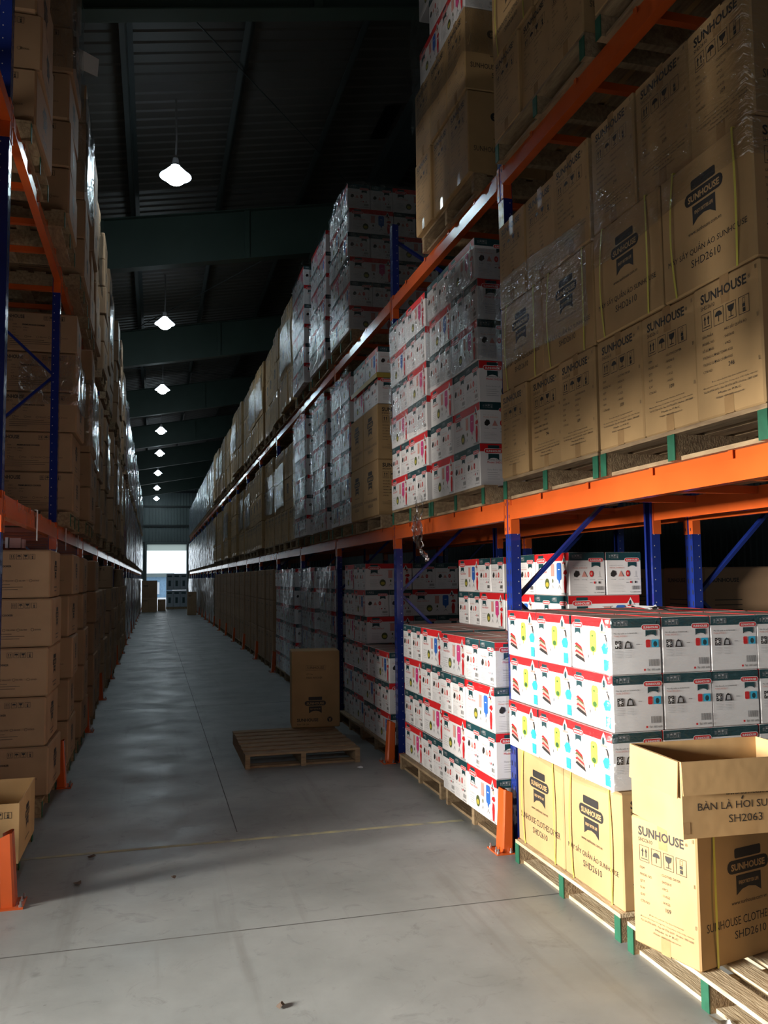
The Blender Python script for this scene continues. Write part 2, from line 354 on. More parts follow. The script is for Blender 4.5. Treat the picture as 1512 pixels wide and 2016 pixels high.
# ---- white printed carton: long 0.53 (on +-Y, red band), short 0.265 (on +-X, dark band), 0.288 high
def white_mesh(colr, lx=0.526, ly=0.263, h=0.285, vn=True):
    mb = MB(); mb.cbox(lx, ly, h, 'white_print', 0.004, 'dusty_top'); bh = h * .19
    mb.box(-lx / 2 + .01, lx / 2 - .01, -.0012, .0012, h, h + .0008, 'red_print')
    for sd in ('-Y', '+Y'):
        f = Face(mb, sd, lx, ly); W = lx
        f.rect(.001, h - bh, W - .001, h - .001, 'red_print')
        shield_logo(f, W * .19, h - bh * .92, W * .25, 'red_print', 'teal_print', 'white_print', 'teal_print', 'white_print', False)
        f.poly([(W * .80, h - bh * 1.25), (W * .93, h - bh * 1.25), (W * .895, h - bh * .7), (W * .87, h - bh * .25), (W * .845, h - bh * .7)], 'white_print')
        f.ell(W * .865, h - bh * .95, W * .018, bh * .35, 'teal_print'); f.rect(W * .825, h - bh * 1.35, W * .91, h - bh * 1.2, 'red_print')
        f.text('Máy sấy quần áo' if vn else 'Clothes Dryer', W * .10, h * .60, w=W * .2, h=.012); f.text('Model: SHD2610', W * .10, h * .53, w=W * .26, h=.014, mt='red_print')
        f.text('Enjoy Better Life', W * .10, h * .36, w=W * .2, h=.014, mt='grey_print')
        for i in range(4): f.rect(W * .10, h * (.30 - .05 * i), W * (.24 + .03 * (i % 2)), h * (.31 - .05 * i), 'grey_print')
        f.ell(W * .37, h * .27, W * .065, h * .13, 'olive_print'); f.ell(W * .37, h * .25, W * .045, h * .06, 'gold_print')
        f.rect(W * .49, h * .45, W * .58, h * .74, 'salmon_print'); f.rect(W * .47, h * .74, W * .60, h * .755, 'grey_print'); f.ell(W * .54, h * .34, W * .016, h * .05, 'olive_print')
        f.poly([(W * .49, h * .12), (W * .535, h * .24), (W * .54, h * .24), (W * .585, h * .12), (W * .54, h * .2)], 'grey_print')
        f.rrect(W * .66, h * .36, W * .79, h * .77, W * .03, colr); f.poly([(W * .70, h * .36), (W * .75, h * .36), (W * .73, h * .27), (W * .72, h * .27)], colr)
        f.rect(W * .70, h * .6, W * .75, h * .62, 'white_print')
        f.poly([(W * .67, h * .12), (W * .72, h * .25), (W * .73, h * .25), (W * .78, h * .12), (W * .725, h * .2)], 'grey_print')
        f.ell(W * .895, h * .68, W * .02, h * .055, 'skin_print'); f.poly([(W * .87, h * .66), (W * .88, h * .76), (W * .91, h * .75), (W * .905, h * .72), (W * .885, h * .71)], 'ink')
        f.poly([(W * .87, h * .58), (W * .93, h * .60), (W * .955, h * .52), (W * .915, h * .48), (W * .935, h * .30), (W * .915, h * .06), (W * .87, h * .06), (W * .855, h * .30), (W * .875, h * .46), (W * .845, h * .52)], 'red_print')
        f.poly([(W * .86, h * .48), (W * .93, h * .43), (W * .93, h * .46), (W * .86, h * .51)], 'white_print')
        f.rect(W * .78, h * .02, W * .96, h * .06, 'grey_print')
    for sd in ('-X', '+X'):
        f = Face(mb, sd, lx, ly); W = ly
        f.rect(.001, h - bh, W - .001, h - .001, 'teal_print')
        care_icons(f, W * .08, h - bh * .75, W * .28, bh * .5, 'grey_print', line=.001)
        shield_logo(f, W * .74, h - bh * .95, W * .40, 'red_print', 'teal_print', 'white_print', 'teal_print', 'white_print', False)
        f.text('Máy sấy quần áo', W * .10, h * .68, w=W * .36, h=.009, mt='grey_print'); f.text('Model: SHD2610', W * .10, h * .62, w=W * .40, h=.010, mt='salmon_print')
        f.poly([(W * .12, h * .50), (W * .18, h * .58), (W * .26, h * .56), (W * .28, h * .48), (W * .20, h * .42), (W * .13, h * .44)], 'ink')
        f.poly([(W * .34, h * .43), (W * .41, h * .57), (W * .49, h * .43)], 'salmon_print'); f.ell(W * .61, h * .50, W * .055, h * .075, 'red_print'); f.ell(W * .61, h * .50, W * .028, h * .035, 'salmon_print')
        f.rect(W * .82, h * .42, W * .83, h * .56, 'grey_print'); f.rect(W * .79, h * .42, W * .86, h * .43, 'grey_print')
        for i in range(4): f.rect(W * (.12 + .22 * i), h * .36, W * (.24 + .22 * i), h * .37, 'grey_print')
        f.rect(W * .56, h * .285, W * .62, h * .295, 'ink'); f.rect(W * .67, h * .27, W * .71, h * .32, 'red_print'); f.rect(W * .80, h * .27, W * .84, h * .32, 'ink')
        for i in range(12): f.rect(W * (.72 + .018 * i), h * .12, W * (.728 + .018 * i), h * .21, 'ink')
        f.text('Tel: 1800 6680', W * .66, h * .05, w=W * .28, h=.008)
        for i in range(6): f.rect(W * .10, h * (.25 - .035 * i), W * (.40 + .04 * (i % 3)), h * (.254 - .035 * i), 'grey_print')
    return mb.mesh('printed_carton')
# ---- white carton with lime dryer: red face 0.41 on +-X, dark banded face 0.272 on +-Y
def lime_mesh(lx=0.270, ly=0.405, h=0.270):
    mb = MB(); mb.cbox(lx, ly, h, 'white_print', 0.004, 'dusty_top'); bh = h * .17
    mb.box(-.0015, .0015, -ly / 2 + .01, ly / 2 - .01, h, h + .0008, 'ink')
    for x in (-lx / 2 + .002, lx / 2 - .010): mb.box(x, x + .008, -ly / 2 + .004, ly / 2 - .004, h, h + .0008, 'red_print')
    for sd in ('-X', '+X'):
        f = Face(mb, sd, lx, ly); W = ly
        f.rect(.001, h - bh, W - .001, h - .001, 'red_print')
        shield_logo(f, W * .17, h - bh * 1.0, W * .25, 'red_print', 'teal_print', 'white_print', 'teal_print', 'white_print', False)
        f.poly([(W * .72, h - bh * 1.4), (W * .90, h - bh * 1.4), (W * .86, h - bh * .7), (W * .81, h - bh * .1), (W * .76, h - bh * .7)], 'white_print')
        f.ell(W * .80, h - bh * 1.05, W * .03, bh * .45, 'teal_print'); f.rect(W * .74, h - bh * 1.65, W * .88, h - bh * 1.4, 'salmon_print'); f.text('2', W * .84, h - bh * 1.25, h=.02)
        for i, (c_, a0) in enumerate((('red_print', 0), ('olive_print', .05), ('salmon_print', .09), ('red_print', .14), ('salmon_print', .18), ('ink', .22))):
            f.poly([(W * .08, h * (.46 - a0)), (W * .13, h * (.50 - a0)), (W * (.26 + a0 * .3), h * (.43 - a0)), (W * (.29 + a0 * .3), h * (.36 - a0)), (W * .16, h * (.42 - a0))], c_)
        f.rrect(W * .49, h * .36, W * .65, h * .76, W * .05, 'lime_print'); f.ell(W * .57, h * .42, W * .05, h * .05, 'foliage'); f.ell(W * .56, h * .66, W * .02, h * .02, 'foliage')
        f.rect(W * .56, h * .30, W * .58, h * .37, 'lime_print'); f.rect(W * .44, h * .24, W * .45, h * .30, 'ink'); f.rect(W * .47, h * .15, W * .62, h * .155, 'grey_print')
        f.poly([(W * .84, h * .70), (W * .90, h * .71), (W * .925, h * .60), (W * .91, h * .52), (W * .895, h * .60), (W * .87, h * .68)], 'ink'); f.ell(W * .865, h * .63, W * .022, h * .05, 'skin_print')
        f.poly([(W * .78, h * .47), (W * .84, h * .55), (W * .92, h * .55), (W * .96, h * .46), (W * .93, h * .36), (W * .82, h * .36)], 'cyan_print')
        f.rect(W * .83, h * .06, W * .95, h * .26, 'cyan_print')
    for sd in ('-Y', '+Y'):
        f = Face(mb, sd, lx, ly); W = lx
        f.rect(.001, h - bh, W - .001, h - .001, 'teal_print')
        care_icons(f, W * .06, h - bh * .8, W * .28, bh * .55, 'grey_print', line=.001)
        shield_logo(f, W * .80, h - bh * 1.0, W * .36, 'red_print', 'teal_print', 'white_print', 'teal_print', 'white_print', False)
        f.text('Máy sấy quần áo SUNHOUSE', W * .06, h * .72, w=W * .46, h=.010); f.text('Model: SHD2611', W * .06, h * .67, w=W * .26, h=.009, mt='salmon_print')
        f.rect(W * .08, h * .46, W * .20, h * .60, 'ink'); f.ell(W * .14, h * .53, W * .025, h * .03, 'white_print')
        for k in range(8):
            t = k * math.pi / 4; f.poly([(W * (.14 + .03 * math.cos(t)), h * (.53 + .035 * math.sin(t))), (W * (.14 + .055 * math.cos(t + .2)), h * (.53 + .063 * math.sin(t + .2))), (W * (.14 + .055 * math.cos(t - .1)), h * (.53 + .063 * math.sin(t - .1)))], 'white_print', 0)
        f.poly([(W * .26, h * .46), (W * .29, h * .57), (W * .33, h * .60), (W * .38, h * .57), (W * .42, h * .46)], 'ink'); f.poly([(W * .30, h * .48), (W * .31, h * .56), (W * .37, h * .56), (W * .38, h * .48)], 'grey_print')
        f.rect(W * .50, h * .53, W * .57, h * .537, 'ink'); f.rrect(W * .69, h * .47, W * .78, h * .61, .006, 'red_print'); f.rect(W * .81, h * .47, W * .95, h * .61, 'cyan_print'); f.ell(W * .88, h * .53, W * .04, h * .05, 'teal_print')
        for i in range(5): f.rect(W * .07, h * (.42 - .028 * i), W * (.20 + .02 * (i % 2)), h * (.425 - .028 * i), 'grey_print'); f.rect(W * .27, h * (.42 - .028 * i), W * .40, h * (.425 - .028 * i), 'grey_print')
        for i in range(14): f.rect(W * (.74 + .015 * i), h * .14, W * (.747 + .015 * i), h * .26, 'ink')
        f.text('Tel: 1800 6680', W * .70, h * .06, w=W * .26, h=.010); f.rect(W * .63, h * .06, W * .67, h * .095, 'red_print')
    return mb.mesh('lime_dryer_carton')
# ---- left-hand rice cooker carton: 0.70 (on +-Y), depth 0.68 (aisle side on +X), 0.36 high
def cooker_mesh(lx=0.68, ly=0.70, h=0.356, kind=0):
    mb = MB(); mb.cbox(lx, ly, h, 'cardboard_warm', 0.012)
    mb.box(-lx / 2 + .01, lx / 2 - .01, -0.0012, 0.0012, h, h + 0.0008, 'ink')
    for sd in ('-Y', '+Y'):
        f = Face(mb, sd, lx, ly)
        f.text('SUNHOUSE', lx * .085, h * .82, w=lx * .26, h=.034, bold=True); f.text('SH8252', lx * .085, h * .74, w=lx * .12, h=.016)
        care_icons(f, lx * .58, h * .80, lx * .26, h * .11)
        f.text('ITEM', lx * .20, h * .64, h=.012); f.text('PREMIUM RICE COOKER', lx * .32, h * .64, w=lx * .28, h=.015, bold=True)
        for i, (p, q) in enumerate((('MODEL NO.', ': SH8252'), ('QTY', ': 4 PCS'), ('N.W', ''), ('G.W', ''), ('CTN NO', ''))):
            f.text(p, lx * .20, h * (.57 - .07 * i), h=.010)
            if q: f.text(q, lx * .32, h * (.57 - .07 * i), h=.010)
        for i, t in enumerate(('RED', 'PINK', 'YELLOW', 'SILVER', 'GOLD')):
            u = lx * (.22 + .145 * i); f.ell(u, h * .355, .011, .011, 'ink', 10); f.ell(u, h * .355, .009, .009, 'cardboard_warm', 10); f.text(t, u + .016, h * .34, h=.011)
        for i, wd in enumerate((.42, .55, .5, .22)): f.rect(lx * .17, h * (.27 - .05 * i), lx * (.17 + wd), h * (.278 - .05 * i), 'ink')
    for sd in ('-X', '+X'):
        f = Face(mb, sd, lx, ly)
        shield_logo(f, ly * .5, h * .62, ly * .28, 'ink', 'ink', 'cardboard_warm', 'ink'); f.rect(ly * .36, h * .2, ly * .64, h * .22, 'ink'); f.rect(ly * .40, h * .12, ly * .60, h * .14, 'ink')
        f.rect(ly * .02, h * .02, ly * .2, h * .9, 'cardboard_warm')
    return mb.mesh('cooker_carton')

ORD = ['bottom', '2nd', '3rd', '4th', '5th', '6th', '7th', '8th']
POS = ['nearest', '2nd', '3rd', '4th', '5th', '6th']
HID = (0, 0, -50)
protos = []
def proto(name, mesh, cat, parts=()):
    o = link(name, mesh); o['category'] = cat; PARTS[o.name] = []
    protos.append(o)
    for nm, me, lab in parts:
        p = link(nm, me, o)
        if lab: p['label'] = lab
        PARTS[o.name].append(p); protos.append(p)
    return o
def jit(a): return random.uniform(-a, a)
# parts of the brown carton: two yellow straps round the long way, tape on the end
def strap_mesh(u, bow, lx=0.592, ly=0.396, h=0.541, sd=1):
    # band in a plane x = const (seen on both +-Y faces), slack on the -Y face
    mb = MB(); W = .011; pts = []
    n = 10
    for k in range(n + 1):
        v = h - h * k / n; pts.append((u + bow * math.sin(math.pi * k / n) , -ly / 2 - .004 - .012 * math.sin(math.pi * k / n), v))
    pts += [(u, -ly / 2 + .02, -.002)] if False else []
    for k in range(len(pts) - 1):
        a, b_ = pts[k], pts[k + 1]
        mb.add([(a[0] - W / 2, a[1], a[2]), (a[0] + W / 2, a[1], a[2]), (b_[0] + W / 2, b_[1], b_[2]), (b_[0] - W / 2, b_[1], b_[2])], [(0, 1, 2, 3)], 'strap_yellow')
        mb.add([(a[0] - W / 2, a[1] + .001, a[2]), (a[0] + W / 2, a[1] + .001, a[2]), (b_[0] + W / 2, b_[1] + .001, b_[2]), (b_[0] - W / 2, b_[1] + .001, b_[2])], [(3, 2, 1, 0)], 'strap_yellow')
    mb.box(u - W / 2, u + W / 2, -ly / 2 - .004, ly / 2 + .003, h + .001, h + .003, 'strap_yellow')
    mb.box(u - W / 2, u + W / 2, ly / 2 + .002, ly / 2 + .003, 0.001, h + .003, 'strap_yellow')
    return mb.mesh('strap')
def ribbon(mb, pts, wd, mt):
    vs = [(x, y + q, z) for x, y, z in pts for q in (-wd / 2, wd / 2)]
    mb.add(vs, [(2 * i, 2 * i + 1, 2 * i + 3, 2 * i + 2) for i in range(len(pts) - 1)], mt)
def tape_mesh(lx=0.592, ly=0.396, h=0.541):
    mb = MB(); e = .00085; ribbon(mb, [(-lx / 2 - e, 0, h * .85), (-lx / 2 - e, 0, h + .0018), (lx / 2 + e, 0, h + .0018), (lx / 2 + e, 0, h * .85)], .056, 'tape'); t1 = mb.mesh('packing_tape')
    mb = MB(); ribbon(mb, [(-lx / 2 - e, 0, h * .12), (-lx / 2 - e, 0, .0004), (lx / 2 + e, 0, .0004), (lx / 2 + e, 0, h * .12)], .056, 'tape')
    return t1, mb.mesh('packing_tape')
st1, st2 = strap_mesh(-.20, -.012), strap_mesh(.19, .022); tp, tp2 = tape_mesh()
ME_D, ME_DV = dryer_mesh(False), dryer_mesh(True)
P_dry = [proto('dryer_carton', ME_D, 'box', (('strap', st1, 'yellow plastic strap'), ('strap', st2, 'yellow plastic strap'), ('packing_tape', tp, 'brown packing tape'), ('packing_tape', tp2, 'brown packing tape'))),
         proto('dryer_carton', ME_DV, 'box', (('strap', st1, 'yellow plastic strap'), ('strap', st2, 'yellow plastic strap'), ('packing_tape', tp, 'brown packing tape'), ('packing_tape', tp2, 'brown packing tape')))]
P_end = [proto('dryer_carton', ME_D, 'box', (('packing_tape', tp, 'brown packing tape'), ('packing_tape', tp2, 'brown packing tape'))), proto('dryer_carton', ME_DV, 'box', (('packing_tape', tp, 'brown packing tape'), ('packing_tape', tp2, 'brown packing tape')))]
P_dryfar = [proto('dryer_carton', ME_D, 'box'), proto('dryer_carton', ME_DV, 'box')]
P_wh = [proto('printed_carton', white_mesh('pink_print'), 'box'), proto('printed_carton', white_mesh('blue_print', vn=False), 'box')]
P_lime = proto('lime_dryer_carton', lime_mesh(), 'box')
P_cook = proto('cooker_carton', cooker_mesh(), 'box')
def plain_tall():
    mb = MB(); lx, ly, h = .55, .50, .58; mb.cbox(lx, ly, h, 'cardboard_warm', .01)
    for sd in ('-Y', '+Y', '-X', '+X'):
        f = Face(mb, sd, lx, ly); f.text('SUNHOUSE', .06, h * .82, w=.22, h=.03, bold=True)
        for i in range(4): f.rect(.08, h * (.6 - .06 * i), .3, h * (.61 - .06 * i), 'ink')
    mb.box(-lx / 2 + .01, lx / 2 - .01, -0.0012, 0.0012, h, h + 0.0008, 'ink')
    return mb.mesh('tall_carton')
P_tall = proto('tall_carton', plain_tall(), 'box')

# ---- pallet: boards along Y, three stringers along X with painted ends
def pallet_parts(lx=1.0, ly=1.2, green=True, pale=False, H=.13):
    wd = 'wood_pale' if pale else 'wood'; th = .018; out = []
    d = MB(); n = 7; bw = .10; gap = (lx - n * bw) / (n - 1)
    for i in range(n):
        x = i * (bw + gap); d.box(x, x + bw, jit(.004), ly + jit(.004), H - th, H, wd)
    out.append(('deck', d.mesh('deck'), None))
    for y in (0, ly / 2 - .025, ly - .05):
        s_ = MB(); s_.box(.004, lx - .004, y, y + .05, th if y else 0.0, H - th, 'wood')
        if green: s_.box(-.001, .0039, y - .001, y + .051, 0.0, H - th, 'green_paint')
        if y: s_.box(.004, lx - .004, y, y + .05, 0, th, 'wood')
        out.append(('stringer', s_.mesh('stringer'), 'stringer with green painted end' if green else None))
    for x in (.03, lx / 2 - .05, lx - .13):
        b2 = MB(); b2.box(x, x + .10, .051, ly / 2 - .026, 0, th, wd); b2.box(x, x + .10, ly / 2 + .026, ly - .051, 0, th, wd)
        out.append(('bottom_board', b2.mesh('bottom_board'), None))
    return out
def mk_pallet(name, **k):
    o = link(name, None); o['category'] = 'pallet'; o.empty_display_size = .1; PARTS[o.name] = []; protos.append(o)
    for nm, me, lab in pallet_parts(**k):
        p = link(nm, me, o); PARTS[o.name].append(p); protos.append(p)
        if lab: p['label'] = lab
    return o
P_pal = mk_pallet('wooden_pallet'); P_palpale = mk_pallet('wooden_pallet', pale=True); P_palplain = mk_pallet('wooden_pallet', green=False)

# ---------------------------------------------------------------- layout numbers
XR, XL = 2.189, -0.801; YA, YL, D = 5.152, 5.075, 2.692
ZB = [0.0, 2.182, 4.383]; DEP = 1.07
def bay_name(side, k):
    n = ['first', 'second', 'third', 'fourth', 'fifth', 'sixth', 'seventh', 'eighth', 'ninth', 'tenth', 'eleventh', 'twelfth', 'thirteenth']
    return n[min(k, 12)] + ' ' + side + ' bay'
LV = ['floor level', 'middle shelf', 'top shelf']
# ---------------------------------------------------------------- building shell
mb = MB(); mb.add([(-9, -6, 0), (14, -6, 0), (14, 60, 0), (-9, 60, 0)], [(0, 1, 2, 3)], 'concrete'); mb.add([(-9, -6, -.2), (14, -6, -.2), (14, 60, -.2), (-9, 60, -.2)], [(3, 2, 1, 0)], 'concrete'); struct('floor', mb)
SL = .172; RZ = lambda x: 8.05 + SL * (x - .2) if x < 3.75 else 8.05 + SL * 3.55 - SL * (x - 3.75)
def roof_half(name, x0, x1):
    mb = MB(); y = -6.0; prof = []
    while y < 60: prof += [(y, 0), (y + .12, 0), (y + .145, .018), (y + .195, .018)]; y += .22
    prof.append((60, 0))
    vs = [(x, p, RZ(x + (1e-6 if x == 3.75 and x1 > 4 else 0)) + q + .02) for p, q in prof for x in (x0, x1)]
    mb.add(vs, [(2 * i, 2 * i + 1, 2 * i + 3, 2 * i + 2) for i in range(len(prof) - 1)], 'roof_sheet'); return mb
struct('ceiling', roof_half('roof', -9, 3.72)); struct('ceiling', roof_half('roof', 3.78, 14))
mb = MB(); mb.bar((3.75, -6, RZ(3.7) - .14), (3.75, 60, RZ(3.7) - .14), .46, .20, 'purlin_grey'); struct('trim_1', mb)
k = 2
for yy in [7.9 + 6.7 * i for i in range(8)]:
    mb = MB()
    for x0, x1 in ((-9, -3), (-3, 3.75), (3.75, 9), (9, 14)):
        for i in range(1):
            a0, a1 = RZ(x0) - .20, RZ(x1) - .20; dd = .86 if x1 <= 3.75 else .8
            mb.add([(x0, yy, a0), (x1, yy, a1), (x1, yy, a1 - dd), (x0, yy, a0 - dd)], [(0, 1, 2, 3)], 'rafter_green')
            mb.add([(x0, yy + .012, a0), (x1, yy + .012, a1), (x1, yy + .012, a1 - dd), (x0, yy + .012, a0 - dd)], [(3, 2, 1, 0)], 'rafter_green')
            mb.bar((x0, yy + .006, a0), (x1, yy + .006, a1), .20, .014, 'rafter_green'); mb.bar((x0, yy + .006, a0 - dd), (x1, yy + .006, a1 - dd), .20, .014, 'rafter_green')
    for x in (-2.9, -.9, 1.5, 3.2):
        mb.bar((x, yy - .05, RZ(x) - .21), (x, yy - .05, RZ(x) - 1.05), .012, .09, 'rafter_green')
    struct('trim_%d' % k, mb); k += 1
for i in range(-6, 10):
    x = -.36 + 1.38 * i
    if x < -8.8 or x > 13.8 or abs(x - 3.75) < .3: continue
    mb = MB(); z = RZ(x)
    mb.box(x - .005, x + .005, -6, 60, z - .20, z + .0, 'purlin_grey'); mb.box(x - .07, x, -6, 60, z - .20, z - .19, 'purlin_grey'); mb.box(x, x + .07, -6, 60, z - .012, z - .004, 'purlin_grey')
    struct('trim_%d' % k, mb); k += 1
# diagonal roof wind braces
for (p, q) in (((-.4, 8.0), (3.6, 14.5)), ((3.6, 14.7), (-.6, 21.2)), ((-5, 21.4), (3.0, 27.9))):
    mb = MB(); mb.tube([(p[0], p[1], RZ(p[0]) - .22), (q[0], q[1], RZ(q[0]) - .22)], .009, 6, 'purlin_grey'); struct('trim_%d' % k, mb); k += 1
# translucent roof strips
for i, (x0, x1, y0, y1) in enumerate(((-3.0, -.5, 22.6, 23.6), (-3.6, .6, 36.0, 36.9), (3.2, 3.45, 11.6, 12.6), (-3, -.1, 30.0, 30.5))):
    mb = MB(); mb.add([(x0, y0, RZ(x0) - .012), (x1, y0, RZ(x1) - .012), (x1, y1, RZ(x1) - .012), (x0, y1, RZ(x0) - .012)], [(0, 1, 2, 3)], 'skylight_sheet'); o = struct('window_%d' % (i + 1), mb)
def ribbed(mb, axis, c, u0, u1, z0, z1, mt='wall_sheet', sgn=1):
    prof = []; u = u0
    while u < u1 - .2: prof += [(u, 0), (u + .11, 0), (u + .13, .03), (u + .18, .03)]; u += .20
    prof += [(u, 0), (u1, 0)]; vs = []
    for p, q in prof:
        for z in (z0, z1): vs.append((p, c + sgn * q, z) if axis == 'y' else (c + sgn * q, p, z))
    mb.add(vs, [(2 * i, 2 * i + 2, 2 * i + 3, 2 * i + 1) for i in range(len(prof) - 1)], mt)
DX0, DX1, DZ = -.50, 2.10, 4.10
mb = MB(); ribbed(mb, 'y', 60, -9, DX0, 0, 9.5, sgn=-1); ribbed(mb, 'y', 60, DX1, 14, 0, 9.5, sgn=-1); ribbed(mb, 'y', 60, DX0, DX1, DZ, 9.5, sgn=-1)
for z in (4.15, 5.3, 6.6, 7.6): mb.box(-9, 14, 59.85, 59.95, z, z + .12, 'purlin_grey')
struct('wall_end', mb)
mb = MB(); mb.box(DX0 - .12, DX0, 59.8, 60.1, 0, DZ, 'wall_sheet'); mb.box(DX1, DX1 + .12, 59.8, 60.1, 0, DZ, 'wall_sheet'); mb.box(DX0 - .12, DX1 + .12, 59.8, 60.1, DZ, DZ + .15, 'wall_sheet')
mb.add([(DX0, 60.0, DZ - .42), (DX1, 60.0, DZ - .42), (DX1, 60.0, DZ), (DX0, 60.0, DZ)], [(0, 1, 2, 3)], 'door_curtain'); struct('door_1', mb)
mb = MB(); ribbed(mb, 'x', -8.2, -6, 0.9, 0, 6.8); ribbed(mb, 'x', -8.2, 3.9, 60, 0, 6.8); ribbed(mb, 'x', -8.2, .9, 3.9, 3.0, 6.8); struct('wall_left', mb)
mb = MB(); ribbed(mb, 'x', 12.5, -6, 60, 0, 8); struct('wall_right', mb)
mb = MB(); ribbed(mb, 'y', -5.2, -9, -5.0, 0, 9); ribbed(mb, 'y', -5.2, -2.0, 14, 0, 9); ribbed(mb, 'y', -5.2, -5.0, -2.0, 3.2, 9); struct('wall_back', mb)  # unseen back wall, opening added to go with the fill light
# outside the end door
mb = MB(); mb.add([(-30, 60, -.02), (40, 60, -.02), (40, 110, -.02), (-30, 110, -.02)], [(0, 1, 2, 3)], 'outdoor_concrete'); o = struct('trim_90', mb); o.name = 'ground_outside'
mb = MB(); mb.box(-3, 1.7, 88, 92, 0, 2.0, 'outdoor_blue'); mb.box(-3.2, 1.9, 87.6, 92, 2.0, 2.35, 'wall_sheet'); mb.box(-.2, .5, 87.9, 88, .3, 1.5, 'paper_white'); tag(mb.obj('shed'), 'low blue-grey shed outside the far end door', 'building')
mb = MB()
for i in range(16):
    t = random.uniform(0, 6.28); r = random.uniform(0, .8); c = Vector((-1.6 + r * math.cos(t), 80 + r * math.sin(t), 1.2 + random.uniform(0, 1.3)))
    mb.lathe([(0, -.4), (.3, -.25), (.42, 0), (.3, .25), (0, .4)], 7, 'foliage', c)
mb.tube([(-1.6, 80, 0), (-1.6, 80, 1.4)], .07, 6, 'wood'); tag(mb.obj('bush'), 'small green bush outside the far end door', 'plant')
# floor markings
mb = MB(); mb.box(-.80, 2.10, 5.79, 5.83, .0005, .0015, 'yellow_line'); tag(mb.obj('floor_line'), 'worn yellow painted line across the concrete aisle floor', 'floor marking')
mb = MB(); mb.box(-.8, 12, 4.345, 4.352, .0004, .0012, 'joint_dark'); tag(mb.obj('floor_joint'), 'thin dark expansion joint across the near aisle floor', 'floor joint')
mb = MB(); mb.box(.55, .556, 6.0, 40, .0004, .0012, 'joint_dark'); tag(mb.obj('floor_joint'), 'faint joint line running down the middle of the aisle', 'floor joint')
mb = MB(); mb.box(-.8, 2.1, 12.0, 12.006, .0004, .0012, 'joint_dark'); tag(mb.obj('floor_joint'), 'faint joint line across the aisle beyond the lone pallet', 'floor joint')

# ---------------------------------------------------------------- rack steel
HP = 5.10
def post_mesh(s):     # s = +1: rack lies towards +X of its aisle face at x = 0
    mb = MB(); wy = .09; dx = .062 * s; t = .003
    def bx(xa, xb, *r): mb.box(min(xa, xb), max(xa, xb), *r)
    bx(0, t * s, -wy, 0, 0.01, HP, 'blue_paint'); bx(0, dx, -wy, -wy + t, .01, HP, 'blue_paint'); bx(0, dx, -t, 0, .01, HP, 'blue_paint')
    bx(dx, dx - t * s, -wy, -wy + .02, .01, HP, 'blue_paint'); bx(dx, dx - t * s, -.02, 0, .01, HP, 'blue_paint')
    n = int(HP / .075)
    for i in range(n):
        z = .06 + i * .075
        for y in (-.072, -.026):
            x = -.0008 * s; mb.add([(x, y - .004, z + .028), (x, y + .008, z + .034), (x, y + .008, z + .004), (x, y - .004, z - .002)], [(0, 1, 2, 3)], 'hole_dark')
        x = dx * .72; mb.add([(x + .004 * math.cos(a_ * math.pi / 3), -wy - .0008, z + .03 + .004 * math.sin(a_ * math.pi / 3)) for a_ in range(6)], [tuple(range(6))], 'lit_hole')  # light seen through the round holes, painted as pale dots
    return mb.mesh('post')
def frame_protos(s, name):
    root = link(name, None); root['category'] = 'rack frame'; root.empty_display_size = .1; PARTS[root.name] = []; protos.append(root)
    def part(nm, me, off=(0, 0, 0), lab=None):
        p = link(nm, me, root); p.location = off; PARTS[root.name].append(p); protos.append(p)
        if lab: p['label'] = lab
        return p
    pm = post_mesh(s); pm2 = post_mesh(-s)
    posts = {0: part('post', pm), DEP * s: part('post', pm2, (DEP * s, 0, 0))}
    fz = [-.35, 1.55, 3.45]; rz = [.60, 2.50, 4.40]
    def br(a, b):
        mb = MB(); mb.bar(a, b, .022, .042, 'blue_paint', up=(0, 1, 0)); part('brace', mb.mesh('brace'))
    xf, xr = .04 * s, (DEP - .04) * s
    br((xf, -.045, .10), (xr, -.045, .60)); br((xr, -.045, .60), (xf, -.045, 1.55)); br((xf, -.045, 1.55), (xr, -.045, 2.5)); br((xr, -.045, 2.5), (xf, -.045, 3.45)); br((xf, -.045, 3.45), (xr, -.045, 4.4)); br((xr, -.045, 4.4), (xf, -.045, 4.95))
    for x in (0, DEP * s):
        sx = s if x == 0 else -s
        pq = posts[x]; X_ = x; x = 0
        mb = MB(); mb.box(min(x - .012 * sx, x + .07 * sx), max(x - .012 * sx, x + .07 * sx), -.10, .012, 0, .01, 'orange_paint'); mb.box(min(x, x + .062 * sx), max(x, x + .062 * sx), -.096, -.0905, .01, .085, 'orange_paint')
        mb.lathe([(.008, 0), (.008, .006), (0, .006)], 6, 'steel', (x + .02 * sx, -.0935, .05)); p = link('foot_plate', mb.mesh('foot_plate'), pq); p['label'] = 'orange bolted foot plate'; protos.append(p)
    return root
FR = frame_protos(1, 'rack_frame'); FL = frame_protos(-1, 'rack_frame')
